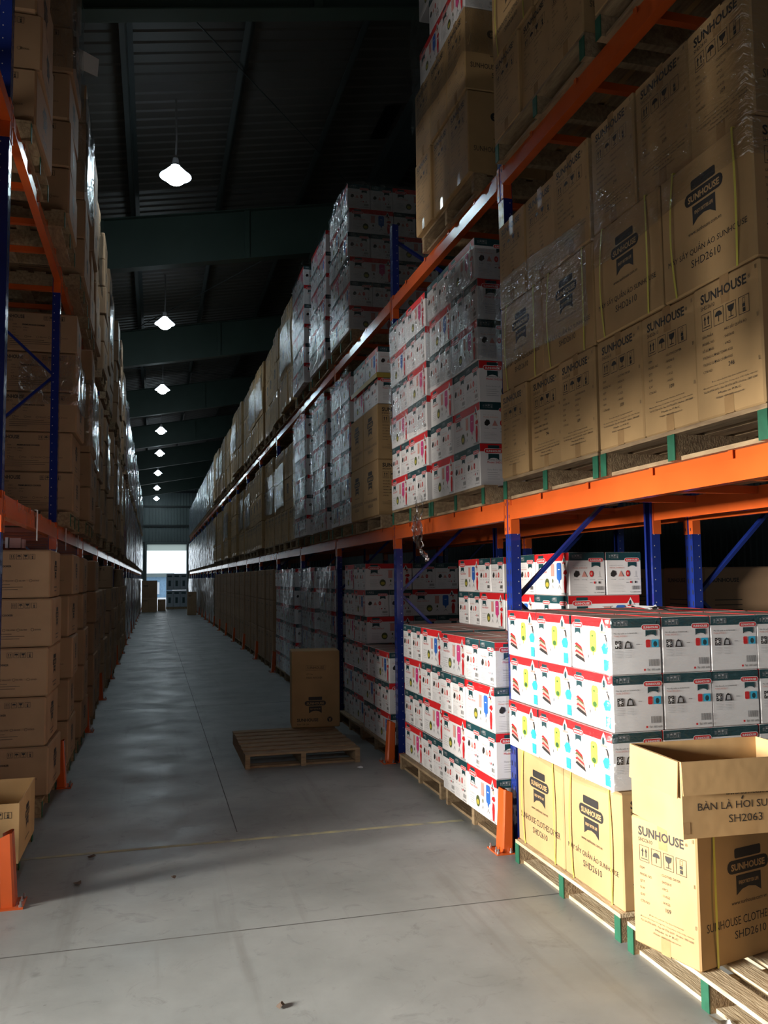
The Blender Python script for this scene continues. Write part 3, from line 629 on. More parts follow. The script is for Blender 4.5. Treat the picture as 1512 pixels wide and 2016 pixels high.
def beam_protos(s):
    out = []
    for far in (False, True):
        root = link('rack_beam', None); root['category'] = 'rack beam'; root.empty_display_size = .1; PARTS[root.name] = []; protos.append(root)
        L = D - .09; mb = MB(); t = .045 * s
        def bx(xa, xb, *r): mb.box(min(xa, xb), max(xa, xb), *r)
        bx(.004 * s, t, .004, L - .004, -.125, 0, 'orange_paint'); bx(-.006 * s, .004 * s, .004, L - .004, -.125, -.035, 'orange_paint'); bx(-.009 * s, -.006 * s, .004, L - .004, -.125, -.112, 'orange_paint')
        p = link('beam', mb.mesh('beam'), root); PARTS[root.name].append(p); protos.append(p)
        for y0, y1, ya in ((-.035, .003, -1), (L - .003, L + .035, 1)):
            mb = MB(); bx(-.004 * s, -.001 * s, y0, y1, -.215, .012, 'orange_paint')
            yy = 0.003 if ya < 0 else L - .006; bx(-.004 * s, .055 * s, yy - .003, yy + .003, -.215, .012, 'orange_paint')
            for z in (-.02, -.10, -.18): mb.box(min(-.0048 * s, -.004 * s), max(-.0048 * s, -.004 * s), (y0 + y1) / 2 - .004, (y0 + y1) / 2 + .004, z - .012, z + .008, 'hole_dark')
            p = link('beam_connector', mb.mesh('beam_connector'), root); PARTS[root.name].append(p); protos.append(p)
        out.append(root)
    return out
BR, _b = beam_protos(1); BL, _c = beam_protos(-1)
mb = MB(); mb.box(.05, DEP - .05, -.02, .02, -.045, -.002, 'orange_paint'); mb.box(0.0, .05, -.02, .02, -.001, .003, 'orange_paint'); mb.box(-.0095, -.0065, -.014, .014, -.035, .003, 'orange_paint')
P_cross = proto('cross_bar', mb.mesh('cross_bar'), 'rack bar')
def guard_proto():
    root = link('post_guard', None); root['category'] = 'post guard'; root.empty_display_size = .1; PARTS[root.name] = []; protos.append(root)
    mb = MB(); H = .38
    prof = [(.055, -.055), (.0, -.055), (-.012, -.045), (-.012, .045), (.0, .055), (.055, .055)]
    for (x0, y0), (x1, y1) in zip(prof[:-1], prof[1:]):
        for th in (0, .004):
            k2 = 1 - th * 12
            vs = [(x0 + th, y0 * k2, 0.008), (x1 + th, y1 * k2, 0.008), (x1 * .8 + .022 + th, y1 * k2 * .9, H - (.02 if x1 > .03 else 0)), (x0 * .8 + .022 + th, y0 * k2 * .9, H - (.02 if x0 > .03 else 0))]
            mb.add(vs, [(0, 1, 2, 3)], 'orange_paint')
    g = link('guard_shield', mb.mesh('guard_shield'), root); PARTS[root.name].append(g); protos.append(g)
    mb = MB(); mb.box(-.055, .06, -.085, .085, 0, .008, 'orange_paint'); bpl = link('base_plate', mb.mesh('base_plate'), root); PARTS[root.name].append(bpl); protos.append(bpl)
    for x, y in ((-.04, -.065), (-.04, .065), (-.035, -.02), (.04, -.073)):
        mb = MB(); mb.lathe([(.010, .008), (.010, .018), (.005, .018), (.005, .035), (0, .035)], 6, 'steel', (x, y, 0)); g = link('anchor_bolt', mb.mesh('anchor_bolt'), bpl); g['label'] = 'steel anchor bolt'; protos.append(g)
    return root
PG = guard_proto()
NB = 20
PN = ['nearest', 'second', 'third', 'fourth', 'fifth', 'sixth', 'seventh', 'eighth']
for side, X0, Y0, FP, BP, sg in (('right', XR, YA, FR, BR, 1), ('left', XL, YL, FL, BL, -1)):
    for kx in range(-1, NB):
        y = Y0 + D * kx
        if y > 58.5: break
        if 0 <= kx < 8: lab, grp = '%s upright frame along the %s side of the aisle' % (('blue ' + PN[kx]), side), None
        elif kx < 0: lab, grp = 'blue upright frame of the %s rack closest to the camera, mostly outside the picture' % side, None
        else: lab, grp = 'blue upright frame in the dim far part of the %s rack' % side, 'far %s rack frames' % side
        dup(FP, (X0, y, 0), 0, lab, grp)
        if kx >= 0:
            lab = 'orange post guard at the foot of the %s %s post' % (PN[kx], side) if kx < 8 else 'orange post guard in the dim far part of the %s rack' % side
            dup(PG, (X0 - .10 * sg, y - .045, 0), 0 if sg > 0 else math.pi, lab, 'far %s post guards' % side if kx >= 8 else None)
    for kx in range(-1, NB):
        y = Y0 + D * (kx - 1)
        if y + D > 59: break
        for lv in (1, 2):
            for rear in (0, 1):
                kk = kx + (1 if kx >= 0 else 1)
                lvn = 'middle shelf' if lv == 1 else 'top shelf'
                if 0 <= kx < 8: lab, grp = 'orange %s beam of the %s, %s' % ('rear' if rear else 'front', lvn, bay_name(side, kx)), None
                elif kx < 0: continue
                else: lab, grp = 'orange %s %s beam in the dim far part of the %s rack' % ('rear' if rear else 'front', lvn, side), 'far %s %s %s beams' % (side, 'rear' if rear else 'front', lvn)
                r = dup(BP, (X0 + (DEP * sg if rear else 0), y, ZB[lv]), 0, lab, grp)
                if rear: r.scale = (-1, 1, 1)
            if kx < 5:
                for j, yy in enumerate((.42, .98, 1.58, 2.15)):
                    o = dup(P_cross, (X0, y + yy, ZB[lv]), 0, 'orange cross bar, %s of four, under %s pallets, %s' % (POS[j], lvn, bay_name(side, kx)), '%s cross bars %s' % (lvn, bay_name(side, kx)))
                    if sg < 0: o.scale = (-1, 1, 1)
# back-to-back rack behind the right one
X2 = XR + DEP + .25
for kx in range(-1, 4):
    dup(FR, (X2, YA + D * kx, 0), 0, 'blue upright frame of the rear rack seen behind the right rack, %s' % ('nearest' if kx < 1 else 'farther'), 'rear rack frames %s' % ('near' if kx < 1 else 'far'))
    for lv in (1,):
        dup(BR, (X2, YA + D * (kx - 1), ZB[lv]), 0, 'orange beam of the dark rear rack behind the right rack', 'rear rack beams')

# ---------------------------------------------------------------- goods
def place_pallet(side, y0, z0, label, group=None, p=None, xf=None, sc=None):
    p = p or P_pal
    if side == 'right': return dup(p, ((2.13 if xf is None else xf), y0, z0), 0, label, group, sc)
    return dup(p, ((-.74 if xf is None else xf), y0 + (1.2 if not sc else 1.2 * sc[1]), z0), math.pi, label, group, sc)
PH = .13
def white_load(ph, y0, z0, nl, xf=2.12, near=True, full_top=False, skip=(), grp=None, first=0, pal=None, rear=0, nopal=False, stuff=False, nearfrom=0):
    if not nopal: place_pallet('right', y0 - .04, z0, 'wooden pallet under the white cartons, %s' % ph, grp and grp + ' pallets', sc=(1, .95, 1), p=pal)
    z = z0 + PH + .001
    def put(x, y, rot, r, wh, pos):
        lab = 'white carton, %s row, %s, %s' % (ORD[r], pos, ph)
        face = 'red-banded side' if wh else 'dark-banded end'
        if grp: lab = 'small white printed carton in the %s' % grp
        if stuff: stuff_list.append((x + jit(.005), y, z + .287 * r, rot)); return
        o = dup(P_wh[random.randrange(2)], (x + jit(.005), y, z + .287 * r), rot + jit(.006) + (math.pi if False else 0), lab, grp)
    for r in range(nl + rear):
        A = (r + first) % 2 == 0; isrear = r >= nl; jx = jit(.01)
        H = math.pi / 2
        cells = []
        if A:
            cells += [(.265, .134, 0, 0, 'nearest'), (.265, .401, 0, 0, '2nd'), (.134, .80, H, 0, '3rd')]
            if (near and r >= nearfrom) or (full_top and r == nl - 1) or isrear: cells += [(.67, .268, H, 1, 'in 2nd depth'), (.937, .268, H, 1, 'in 3rd depth')]
            if full_top and r == nl - 1 or isrear: cells += [(.401, .80, H, 1, 'far end in 2nd depth'), (.80, .668, 0, 1, 'far end middle'), (.80, .935, 0, 1, 'far rear corner')]
        else:
            cells += [(.134, .268, H, 0, 'nearest'), (.265, .668, 0, 0, '2nd'), (.265, .935, 0, 0, '3rd')]
            if (near and r >= nearfrom) or (full_top and r == nl - 1) or isrear: cells += [(.401, .268, H, 1, 'in 2nd depth'), (.80, .134, 0, 1, 'in 3rd depth')]
            if full_top and r == nl - 1 or isrear: cells += [(.80, .401, 0, 1, 'middle rear'), (.67, .80, H, 1, 'far end in 2nd depth'), (.937, .80, H, 1, 'far rear corner')]
        for (cx, cy, rot, deep, pos) in cells:
            if isrear and cx < .5: continue
            if (r, pos) in skip: continue
            put(xf + cx + jx, y0 + cy, rot, r, rot != 0, pos)
def brown_load(ph, y0, z0, rows='ESE', xf=2.12, near=True, grp=None, hs=1.0, strap=True, parts=True, pal=None, n_e=3, psc=None):
    place_pallet('right', y0 - (.06 if psc else 0), z0, 'wooden pallet under the brown cartons, %s' % ph, grp and grp + ' pallets', p=pal, sc=psc)
    z = z0 + PH + .001; H = math.pi / 2; h = .545 * hs
    for r, t in enumerate(rows):
        cells = []
        if t == 'E': cells = [(.30, .20 + .402 * i, 0, POS[i]) for i in range(n_e)] + ([(.30 + .602, .20, 0, 'in 2nd depth')] if near else [])
        else: cells = [(.20, .30 + .602 * i, -H, POS[i]) for i in range(2)] + ([(.602, .30, -H, 'in 2nd depth')] if near else [])
        for (cx, cy, rot, pos) in cells:
            lib = (P_dry if (t == 'S' and strap) else P_end) if parts else P_dryfar
            lab = 'brown carton, %s row, %s, %s' % (ORD[r], pos, ph)
            if grp: lab = 'brown carton, %s row, %s, %s' % (ORD[r], pos, grp)
            dup(lib[random.randrange(2)], (xf + cx + jit(.012), y0 + cy, z + h * r), rot + jit(.008), lab, grp, (1, 1, hs))
stuff_list = []
def film(xf, y0, y1, z0, z1, label, near=.5, side=1, amp=.010, grp=None, mt='film'):
    """stretch film round the aisle face and the near end of a load"""
    mb = MB(); path = [(0, y1)]; n1 = max(4, int((y1 - y0) / .06)); n2 = int(near / .06) if near else 0
    pts = [(xf - .012 * side, y1 + (y0 - .02 - y1) * i / n1) for i in range(n1 + 1)] + [(xf - .012 * side + side * near * j / n2, y0 - .02) for j in range(1, n2 + 1)] if n2 else [(xf - .012 * side, y1 + (y0 - .02 - y1) * i / n1) for i in range(n1 + 1)]
    nz = max(3, int((z1 - z0) / .06)); ph = random.random() * 9; vs = []
    for i, (x, y) in enumerate(pts):
        for j in range(nz + 1):
            z = z0 + (z1 - z0) * j / nz; d = amp * (.5 + .35 * math.sin(7.1 * z + 5 * y + ph) + .25 * math.sin(17 * y - 9 * z + ph) + random.uniform(-.25, .25))
            edge = i > n1
            vs.append((x - side * d if not edge else x, y if not edge else y - d, z + (.02 * math.sin(4 * y + ph) if j in (0, nz) else 0)))
    m_ = nz + 1
    mb.add(vs, [(i * m_ + j, (i + 1) * m_ + j, (i + 1) * m_ + j + 1, i * m_ + j + 1) for i in range(len(pts) - 1) for j in range(nz)], mt)
    return tag(mb.obj('stretch_film', None, True), label, 'stretch film', grp)

z1, z2 = ZB[1], ZB[2]
# --- right rack, first bay (the nearest)
# floor pallet: two strapped brown cartons with three rows of lime cartons on top
place_pallet('right', 3.70, 0, 'pale wooden pallet with green painted stringer ends under two big brown cartons', p=P_palpale, xf=2.10)
H = math.pi / 2
for i, (cy, p, nm) in enumerate(((4.00, P_dry[1], 'nearest the camera, lettered MÁY SẤY'), (4.605, P_dry[0], 'beside the nearest blue post, lettered CLOTHES DRYER'))):
    dup(p, (2.125 + .20, cy, PH + .001), -H, 'brown strapped carton under white cartons, ' + nm)
dup(P_dryfar[1], (2.83, 3.90, PH + .001), 0, 'brown carton behind the strapped ones, large lettering on its shaded side', scale=(1, 1, 1))
dup(P_dryfar[0], (2.83, 4.33, PH + .001), 0, 'brown carton behind the strapped ones, below white cartons and next to the frame')
for r in range(3):
    for c in range(3):
        for d in range(4):
            if d > 0 and c > 0 and r < 2: continue
            lab = 'white carton with lime dryer, %s row, %s along, %s, nearest bay' % (('bottom', 'middle', 'top')[r], POS[c], ('aisle face', '2nd deep', '3rd deep', '4th deep')[d])
            off = [-.012, .004, .0][r]
            dup(P_lime, (2.115 + .136 + .2735 * d + off + jit(.004), 3.73 + .205 + .408 * c + [0, .01, .012][r] * (c > 0) , PH + .545 + .272 * r + .001), jit(.008), lab)
mb = MB()
for i in range(9):
    a_ = [Vector((2.75 + jit(.12), 4.35 + jit(.16), PH + .545 + .816 + .004 + abs(jit(.03)))) for _ in range(3)]; mb.add(a_, [(0, 1, 2)], 'paper_white')
tag(mb.obj('crumpled_paper'), 'crumpled white paper lying on top of the lime dryer cartons', 'paper')
film(2.10, 3.72, 4.95, .67, 1.49, 'clear stretch film round the white cartons with lime dryer pictures', near=.9, amp=.006, mt='film_light')
# pallet on the floor at the lower right, carton on it and the open carton on top
dup(P_palpale, (2.09, 2.48, 0), 0, 'pale wooden pallet at the lower right corner with nothing on its near boards', scale=(1, .95, 1))
# the leaning carton
o = dup(P_dry[0], (2.09 + .30 * .972 - .19 * .235, 3.06 + .30 * .235 + .19 * .972, PH + .002), math.radians(13.6), 'brown strapped carton standing askew on the lower right pallet, marked SHD2610', scale=(1, .90, .98))
def open_carton(name, lx, ly, h, lines, flaps=True):
    root = thing(name, None, 'box'); t = .005; mb = MB()
    mb.box(-lx / 2, lx / 2, -ly / 2, -ly / 2 + t, 0, h, 'cardboard'); mb.box(-lx / 2, lx / 2, ly / 2 - t, ly / 2, 0, h, 'cardboard')
    mb.box(-lx / 2, -lx / 2 + t, -ly / 2 + t, ly / 2 - t, 0, h, 'cardboard'); mb.box(lx / 2 - t, lx / 2, -ly / 2 + t, ly / 2 - t, 0, h, 'cardboard'); mb.box(-lx / 2 + t, lx / 2 - t, -ly / 2 + t, ly / 2 - t, 0, t, 'cardboard_inner')
    f = Face(mb, '-Y', lx, ly); lines(f)
    b_ = link('body', mb.mesh('body'), root)
    return root
def l1(f):
    f.text('www.sunhouse.com.vn', .19, .158, w=.26, h=.014); f.text('BÀN LÀ HOI SUNHOUSE', .066, .105, w=.49, h=.036); f.poly([(.262, .136), (.268, .146), (.270, .152), (.264, .152), (.258, .142)], 'ink'); f.text('SH2063', .20, .052, w=.15, h=.030)
    f.rect(.001, .02, .03, .065, 'tape')
oc = open_carton('open_carton', .62, .40, .295, l1); oc['label'] = 'open brown carton lettered BÀN LÀ HƠI on top of the askew carton'
oc.location = (2.005 + .31, 3.0 + .20, PH + .545 * .98 + .006); oc.rotation_euler = (0, 0, math.radians(-2.5))
def flap(n, pts, parent, mt='cardboard_inner'):
    mb = MB(); nrm = (Vector(pts[1]) - Vector(pts[0])).cross(Vector(pts[3]) - Vector(pts[0])).normalized() * .004
    v = [Vector(p) for p in pts] + [Vector(p) + nrm for p in pts]
    mb.add(v, [(3, 2, 1, 0), (4, 5, 6, 7), (0, 1, 5, 4), (1, 2, 6, 5), (2, 3, 7, 6), (3, 0, 4, 7)], mt)
    # crease lines of the corrugation
    for i in range(1, 16):
        k_ = i / 16 + jit(.02); a_ = Vector(pts[0]).lerp(Vector(pts[1]), k_); b_ = Vector(pts[3]).lerp(Vector(pts[2]), k_); mb.bar(a_ - nrm * .05, b_ - nrm * .05, .0016, .0016, mt)
    o = mb.obj('flap', parent); return o
lx, ly, h = .62, .40, .295
flap(1, [(-lx / 2 - .006, -ly / 2 - .016, h - .125), (lx / 2, -ly / 2 - .018, h - .128), (lx / 2, -ly / 2 - .004, h), (-lx / 2 - .004, -ly / 2 - .004, h)], oc, 'cardboard')
flap(3, [(-lx / 2 - .012, ly / 2 - .01, h - .14), (-lx / 2 - .012, -ly / 2 + .01, h - .14), (-lx / 2 - .004, -ly / 2 + .01, h), (-lx / 2 - .004, ly / 2 - .01, h)], oc, 'cardboard')
dup(P_dryfar[1], (2.40 + .30, 2.69, PH + .002), math.radians(3), 'brown carton cut off by the right edge below the open carton')
# middle shelf
brown_load('near pallet, middle shelf, first right bay', 2.60, z1, 'ESE', near=False, xf=2.13)
brown_load('far pallet, middle shelf, first right bay', 3.83, z1, 'ESE', near=False, xf=2.13)
film(2.115, 2.62, 3.78, z1 + 1.05, z1 + 1.70, 'clear stretch film on the brown cartons, near pallet, middle shelf, first right bay', near=.3, amp=.008, mt='film_light')
film(2.115, 3.85, 5.03, z1 + .80, z1 + 1.35, 'clear stretch film on the brown cartons, far pallet, middle shelf, first right bay', near=0, amp=.010, mt='film_light')
# top shelf
brown_load('far pallet, top shelf, first right bay', 3.84, z2, 'ESE', near=True, xf=2.13)
brown_load('near pallet, top shelf, first right bay', 2.52, z2, 'ES', near=False, xf=2.13)
# --- second right bay
white_load('near floor pallet, second right bay', 5.17, 0, 4, xf=2.10, full_top=True, first=1, rear=2, pal=P_palplain)
white_load('far floor pallet, second right bay', 6.42, 0, 4, xf=2.17, full_top=True, first=0, rear=2, pal=P_palplain)
film(2.085, 5.17, 6.24, .98, 1.27, 'torn stretch film round the top row, near floor pallet, second right bay', near=.3, amp=.012, mt='film_light')
white_load('near pallet, middle shelf, second right bay', 5.40, z1, 6)
white_load('far pallet, middle shelf, second right bay', 6.56, z1, 6, near=False)
film(2.12, 5.42, 6.47, z1 + 1.0, z1 + 1.78, 'clear stretch film round the upper rows, near pallet, middle shelf, second right bay', near=.3)
film(2.12, 6.56, 7.62, z1 + .75, z1 + 1.8, 'clear stretch film round the upper rows, far pallet, middle shelf, second right bay', near=0)
brown_load('top shelf, second right bay', 5.44, z2, 'EE', near=True, grp=None, hs=1.12, n_e=3, pal=P_palplain, xf=2.09)
zt = z2 + PH + .001 + .545 * 1.12 * 2
for r in range(3):
    for i in range(3 if r else 3):
        dup(P_wh[(r + i) % 2], (2.09 + (.265 if r % 2 else .134), 5.44 + ((.134 + .268 * i) if r % 2 else (.268 + .536 * i)), zt + .287 * r), 0 if r % 2 else H, 'white carton, %s row above the brown ones, %s, top shelf, second right bay' % (ORD[r], POS[i])) if not (r % 2 == 0 and i == 2) else None
film(2.08, 5.44, 6.66, z2 + 1.0, z2 + 2.0, 'clear stretch film over brown and white cartons, top shelf, second right bay', near=.4)
# --- third right bay
white_load('near floor pallet, third right bay', 7.90, 0, 3, xf=2.15, full_top=True, first=1, pal=P_palplain)
white_load('far floor pallet, third right bay', 9.05, 0, 6, xf=2.20, first=1, nearfrom=3, pal=P_palplain)
brown_load('near pallet, middle shelf, third right bay', 8.13, z1, 'SS', near=True, strap=False, pal=P_palplain, hs=1.02, psc=(1, .92, 1))
z = z1 + PH + .545 * 1.02 * 2 + .004
for i, (r, a_, cx, cy, ro) in enumerate(((0, 'nearest', .265, .16, 0), (0, '2nd', .265, .43, 0), (0, '3rd', .134, .83, H), (1, 'nearest', .134, .27, H), (1, '2nd', .265, .68, 0), (1, '3rd', .265, .95, 0))):
    dup(P_wh[i % 2], (2.13 + cx, 8.13 + cy, z + .287 * r), ro, 'white carton, %s row above the brown ones, %s, middle shelf, third right bay' % (ORD[r], a_))
mb = MB(); mb.box(2.108, 2.112, 8.11, 9.26, z + .25, z + .30, 'tape_yellow'); mb.box(2.108, 2.70, 8.106, 8.11, z + .25, z + .30, 'tape_yellow'); tag(mb.obj('yellow_tape'), 'yellow tape band round the white cartons above brown ones, third right bay', 'tape')
white_load('far pallet, middle shelf, third right bay', 9.36, z1, 6, near=False)
film(2.12, 9.36, 10.4, z1 + .2, z1 + 1.9, 'clear stretch film, far pallet, middle shelf, third right bay', near=0)
white_load('top shelf, third right bay', 9.35, z2, 6, near=True)
film(2.12, 9.35, 10.40, z2 + .15, z2 + 1.88, 'clear stretch film, top shelf, third right bay', near=1.0)
# --- fourth right bay
white_load('near floor pallet, fourth right bay', 10.62, 0, 6, xf=2.20, near=False, stuff=True, pal=P_palplain)
white_load('far floor pallet, fourth right bay', 11.9, 0, 6, xf=2.16, near=False, stuff=True, pal=P_palplain)
white_load('near pallet, middle shelf, fourth right bay', 10.70, z1, 6, near=False, first=1)
white_load('far pallet, middle shelf, fourth right bay', 12.0, z1, 6, near=False, xf=2.08)
white_load('near pallet, top shelf, fourth right bay', 10.72, z2, 6, near=False, first=1, xf=2.11)
white_load('far pallet, top shelf, fourth right bay', 12.05, z2, 6, near=False, xf=2.06)
for a_, y in (('near', 10.7), ('far', 12.02)):
    film(2.10 if a_ == 'near' else 2.07, y, y + 1.07, z1 + .2, z1 + 1.9, 'clear stretch film, %s pallet, middle shelf, fourth right bay' % a_, near=0)
    film(2.10 if a_ == 'near' else 2.06, y, y + 1.07, z2 + .2, z2 + 1.9, 'clear stretch film, %s pallet, top shelf, fourth right bay' % a_, near=0)
    film(2.17 if a_ == 'near' else 2.15, y, y + 1.07, .2, 1.85, 'clear stretch film, %s floor pallet, fourth right bay' % a_, near=0)
# --- fifth right bay on
white_load('near floor pallet, fifth right bay', 13.35, 0, 6, xf=2.12, near=True, stuff=True, first=1, pal=P_palplain)
white_load('far floor pallet, fifth right bay', 14.6, 0, 6, xf=2.14, near=False, stuff=True, pal=P_palplain)
film(2.10, 13.35, 14.42, .2, 1.85, 'clear stretch film, near floor pallet, fifth right bay', near=0)
for kb in range(4, 11):
    yb = YA + D * (kb - 1) + .05
    for hf, dy in (('near', 0.02), ('far', 1.33)):
        for lv in (1, 2):
            tall = 'ESE'
            g = '%s pallet load, %s, %s' % (hf, LV[lv], bay_name('right', kb))
            xq = 2.10 + jit(.04)
            brown_load(g, yb + dy, ZB[lv], tall, near=False, grp=g, strap=False, parts=False, xf=xq, pal=P_palplain, hs=1.0 + jit(.03))
            if (kb + lv + (hf == 'far')) % 2 == 0:
                film(xq, yb + dy, yb + dy + 1.2, ZB[lv] + .75, ZB[lv] + 1.5, 'clear stretch film round the %s' % g, near=0)
        if kb >= 5:
            g = 'stack on the floor, %s half of the %s' % (hf, bay_name('right', kb))
            place_pallet('right', yb + dy, 0, 'wooden pallet under the %s' % g, p=P_palplain)
            for r in range(3):
                for i in range(2):
                    for dd in range(2 if kb < 8 else 1):
                        dup(P_tall, (2.13 + .275 + .56 * dd, yb + dy + .26 + .55 * i, PH + .001 + .582 * r), jit(.01), 'tall brown carton, %s row, %s column, %s, floor, %s half, %s' % (ORD[r], ('near', 'far')[i], ('aisle face', '2nd deep')[dd], hf, bay_name('right', kb)), g)
mb = MB()
for (x, y, z, ro) in stuff_list:
    me = P_wh[random.randrange(2)].data; mt_ = Matrix.Translation((x, y, z)) @ Matrix.Rotation(ro, 4, 'Z'); off = len(mb.v)
    mb.v += [tuple(mt_ @ v.co) for v in me.vertices]; nm_ = [m_.name for m_ in me.materials]
    for p in me.polygons: mb.f.append([off + i for i in p.vertices]); mb.m.append(mb.mi(nm_[p.material_index]))
tag(mb.obj('printed_carton_stock'), 'white cartons stacked on the floor pallets of the fourth and fifth right bays', 'boxes', kind='stuff')
for i in range(3):
    for r in range(3 if i != 1 else 2):
        dup(P_tall, (X2 + .45, 5.45 + .62 * i, .002 + .582 * r), jit(.02), 'dim brown carton, %s row, %s column, on the floor of the rear rack' % (ORD[r], POS[i]), 'rear rack floor cartons')
# far part: whole wrapped loads
def wrapped(label, x0, y0, z0, lx, ly, h, mt, grp, side=1, rows=4, cols=2, name='wrapped_load'):
    root = thing(name, label, 'wrapped load', (x0, y0, z0), 0, grp)
    mb = MB(); n = 7
    for i in range(3): mb.box(0, lx, i * (ly - .08) / 2, i * (ly - .08) / 2 + .08, 0, .11, 'wood')
    mb.box(0, lx, 0, ly, .11, .13, 'wood'); link('pallet', mb.mesh('pallet'), root)
    mb = MB(); hh = (h - .13) / rows
    for r in range(rows):
        for c in range(cols):
            for d in range(2): mb.box(lx / 2 * d + .003, lx / 2 * (d + 1) - .003, ly / cols * c + .004, ly / cols * (c + 1) - .004, .13 + hh * r + .004, .13 + hh * (r + 1) - .002, mt)
    link('carton_stack', mb.mesh('carton_stack'), root)
    mb = MB(); vs = []; pts = []; n1 = 14; n2 = 6; xf = -.02 if side > 0 else lx + .02; dx = 1 if side > 0 else -1
    pts = [(xf, ly - (ly + .02) * i / n1) for i in range(n1 + 1)] + [(xf + dx * .5 * j / n2, -.02) for j in range(1, n2 + 1)]; nz = 14; m_ = nz + 1; p_ = random.random() * 9
    for x, y in pts:
        for j in range(m_): zz = .1 + (h - .08) * j / nz; vs.append((x - dx * .012 * (math.sin(9 * zz + 6 * y + p_) + random.uniform(-.5, .5)), y, zz))
    mb.add(vs, [(i * m_ + j, (i + 1) * m_ + j, (i + 1) * m_ + j + 1, i * m_ + j + 1) for i in range(len(pts) - 1) for j in range(nz)], 'film'); link('stretch_wrap', mb.mesh('stretch_wrap', True), root)
    return root
for kb in range(11, 20):
    yb = YA + D * (kb - 1) + .05
    if yb > 56.5: break
    for dy in (.02, 1.33):
        for lv in (0, 1, 2):
            mt = 'cardboard' if (kb < 13 or (lv == 0)) else 'appliance_white'
            wrapped('film-wrapped %s carton load far along the right rack, %s' % ('brown' if mt == 'cardboard' else 'whitish', LV[lv]), 2.13, yb + dy, ZB[lv], 1.05, 1.15, 1.75, mt, 'far right wrapped %s loads, %s' % ('brown' if mt == 'cardboard' else 'whitish', LV[lv]), 1, 3, 3)
# --- left rack
def cook_load(ph, y0, z0, n, xf, grp=None, pal=True):
    if pal: place_pallet('left', y0 - .08, z0, 'wooden pallet under brown cartons, %s' % (grp or ph), grp and grp + ' pallets', sc=(1, .74, 1), p=P_pal if not grp else P_palplain, xf=xf - .02)
    for r in range(n):
        lab = 'brown rice cooker carton, %s row, %s' % (ORD[r], ph) if not grp else 'brown rice cooker carton, %s row, %s' % (ORD[r], grp)
        dup(P_cook, (xf - .34 + jit(.018), y0 + .35 + jit(.012), z0 + PH + .002 + .362 * r * (1.04 if z0 > 4 else 1)), jit(.03), lab, grp, (1, 1, 1.04) if z0 > 4 else None)
for q_, (y_, l_, n_) in enumerate(((-.26, 1.24, 'farthest back'), (1.02, 1.23, 'third from the aisle post'), (2.45, 1.25, 'second from the aisle post'), (3.74, 1.20, 'closest to the aisle post'))):  # unseen loads added to keep side-door light off the upper right cartons
    wrapped('unseen carton load added to block side light, left middle shelf, %s' % n_, -.88 - .96, y_, z1, .96, l_, 2.03, 'cardboard_warm', None, -1, 4, 3)
cook_load('near left bay top shelf, closest stack', 5.52, z2, 6, -.73)
cook_load('top shelf, second stack along the left rack', 6.82, z2, 6, -.66)
cook_load('top shelf, third stack along the left rack', 8.25, z2, 5, -.66)
cook_load('top shelf, fourth stack along the left rack', 9.55, z2, 5, -.68)
cook_load('middle shelf, closest stack of the left rack', 8.12, z1, 5, -.70)
cook_load('middle shelf, second stack of the left rack', 9.35, z1, 5, -.66)
cook_load('floor, closest full stack of the left rack', 6.86, 0, 5, -.75)
cook_load('floor, second full stack of the left rack', 8.00, 0, 5, -.70)
cook_load('floor, third full stack of the left rack', 9.25, 0, 5, -.70)
for q in range(0, 9):
    yy = YL + D * (2 + q // 2) + .10 + 1.30 * (q % 2)
    for lv in (0, 1, 2):
        g = 'left %s stack, number %s along after the fourth' % (LV[lv], 'one two three four five six seven eight nine'.split()[q])
        g = 'left %s, %s half of the %s' % (LV[lv], 'near' if q % 2 == 0 else 'far', bay_name('left', 3 + q // 2))
        xq = -.69 + jit(.03); cook_load('', yy, ZB[lv], (5 if lv else 4) if q % 3 else 5, xq, grp=g)
        if lv and q % 2 == 0: film(xq + .012, yy, yy + .75, ZB[lv] + .9, ZB[lv] + 1.7, 'clear stretch film round cartons, %s' % g, near=0, side=-1)
film(-.64, 6.8, 7.55, z2 + 1.3, z2 + 2.2, 'clear stretch film round the second top shelf stack of the left rack', near=.3, side=-1)
film(-.65, 8.2, 9.0, z2 + .9, z2 + 1.8, 'clear stretch film round the third top shelf stack of the left rack', near=.3, side=-1)
film(-.69, 8.1, 8.85, z1 + 1.1, z1 + 1.55, 'clear stretch film round the closest middle shelf stack of the left rack', near=.5, side=-1)
film(-.65, 9.33, 10.1, z1 + .9, z1 + 1.6, 'clear stretch film round the second middle shelf stack of the left rack', near=.3, side=-1)
for q in range(9, 39):
    yy = YL + D * (2 + q // 2) + .06 + 1.31 * (q % 2)
    if yy > 54: break
    for lv in (0, 1, 2):
        pr = yy < 36
        wrapped('%s load wrapped in shiny film far along the left rack, %s' % ('dark red' if pr else 'brown', LV[lv]), -.72 - 1.05 + jit(.03), yy, ZB[lv], 1.05, 1.15, 1.85 if lv else 1.75, 'purple_print' if pr else 'cardboard_warm', 'far left wrapped %s loads, %s' % ('red' if pr else 'brown', LV[lv]), -1, 6, 3)
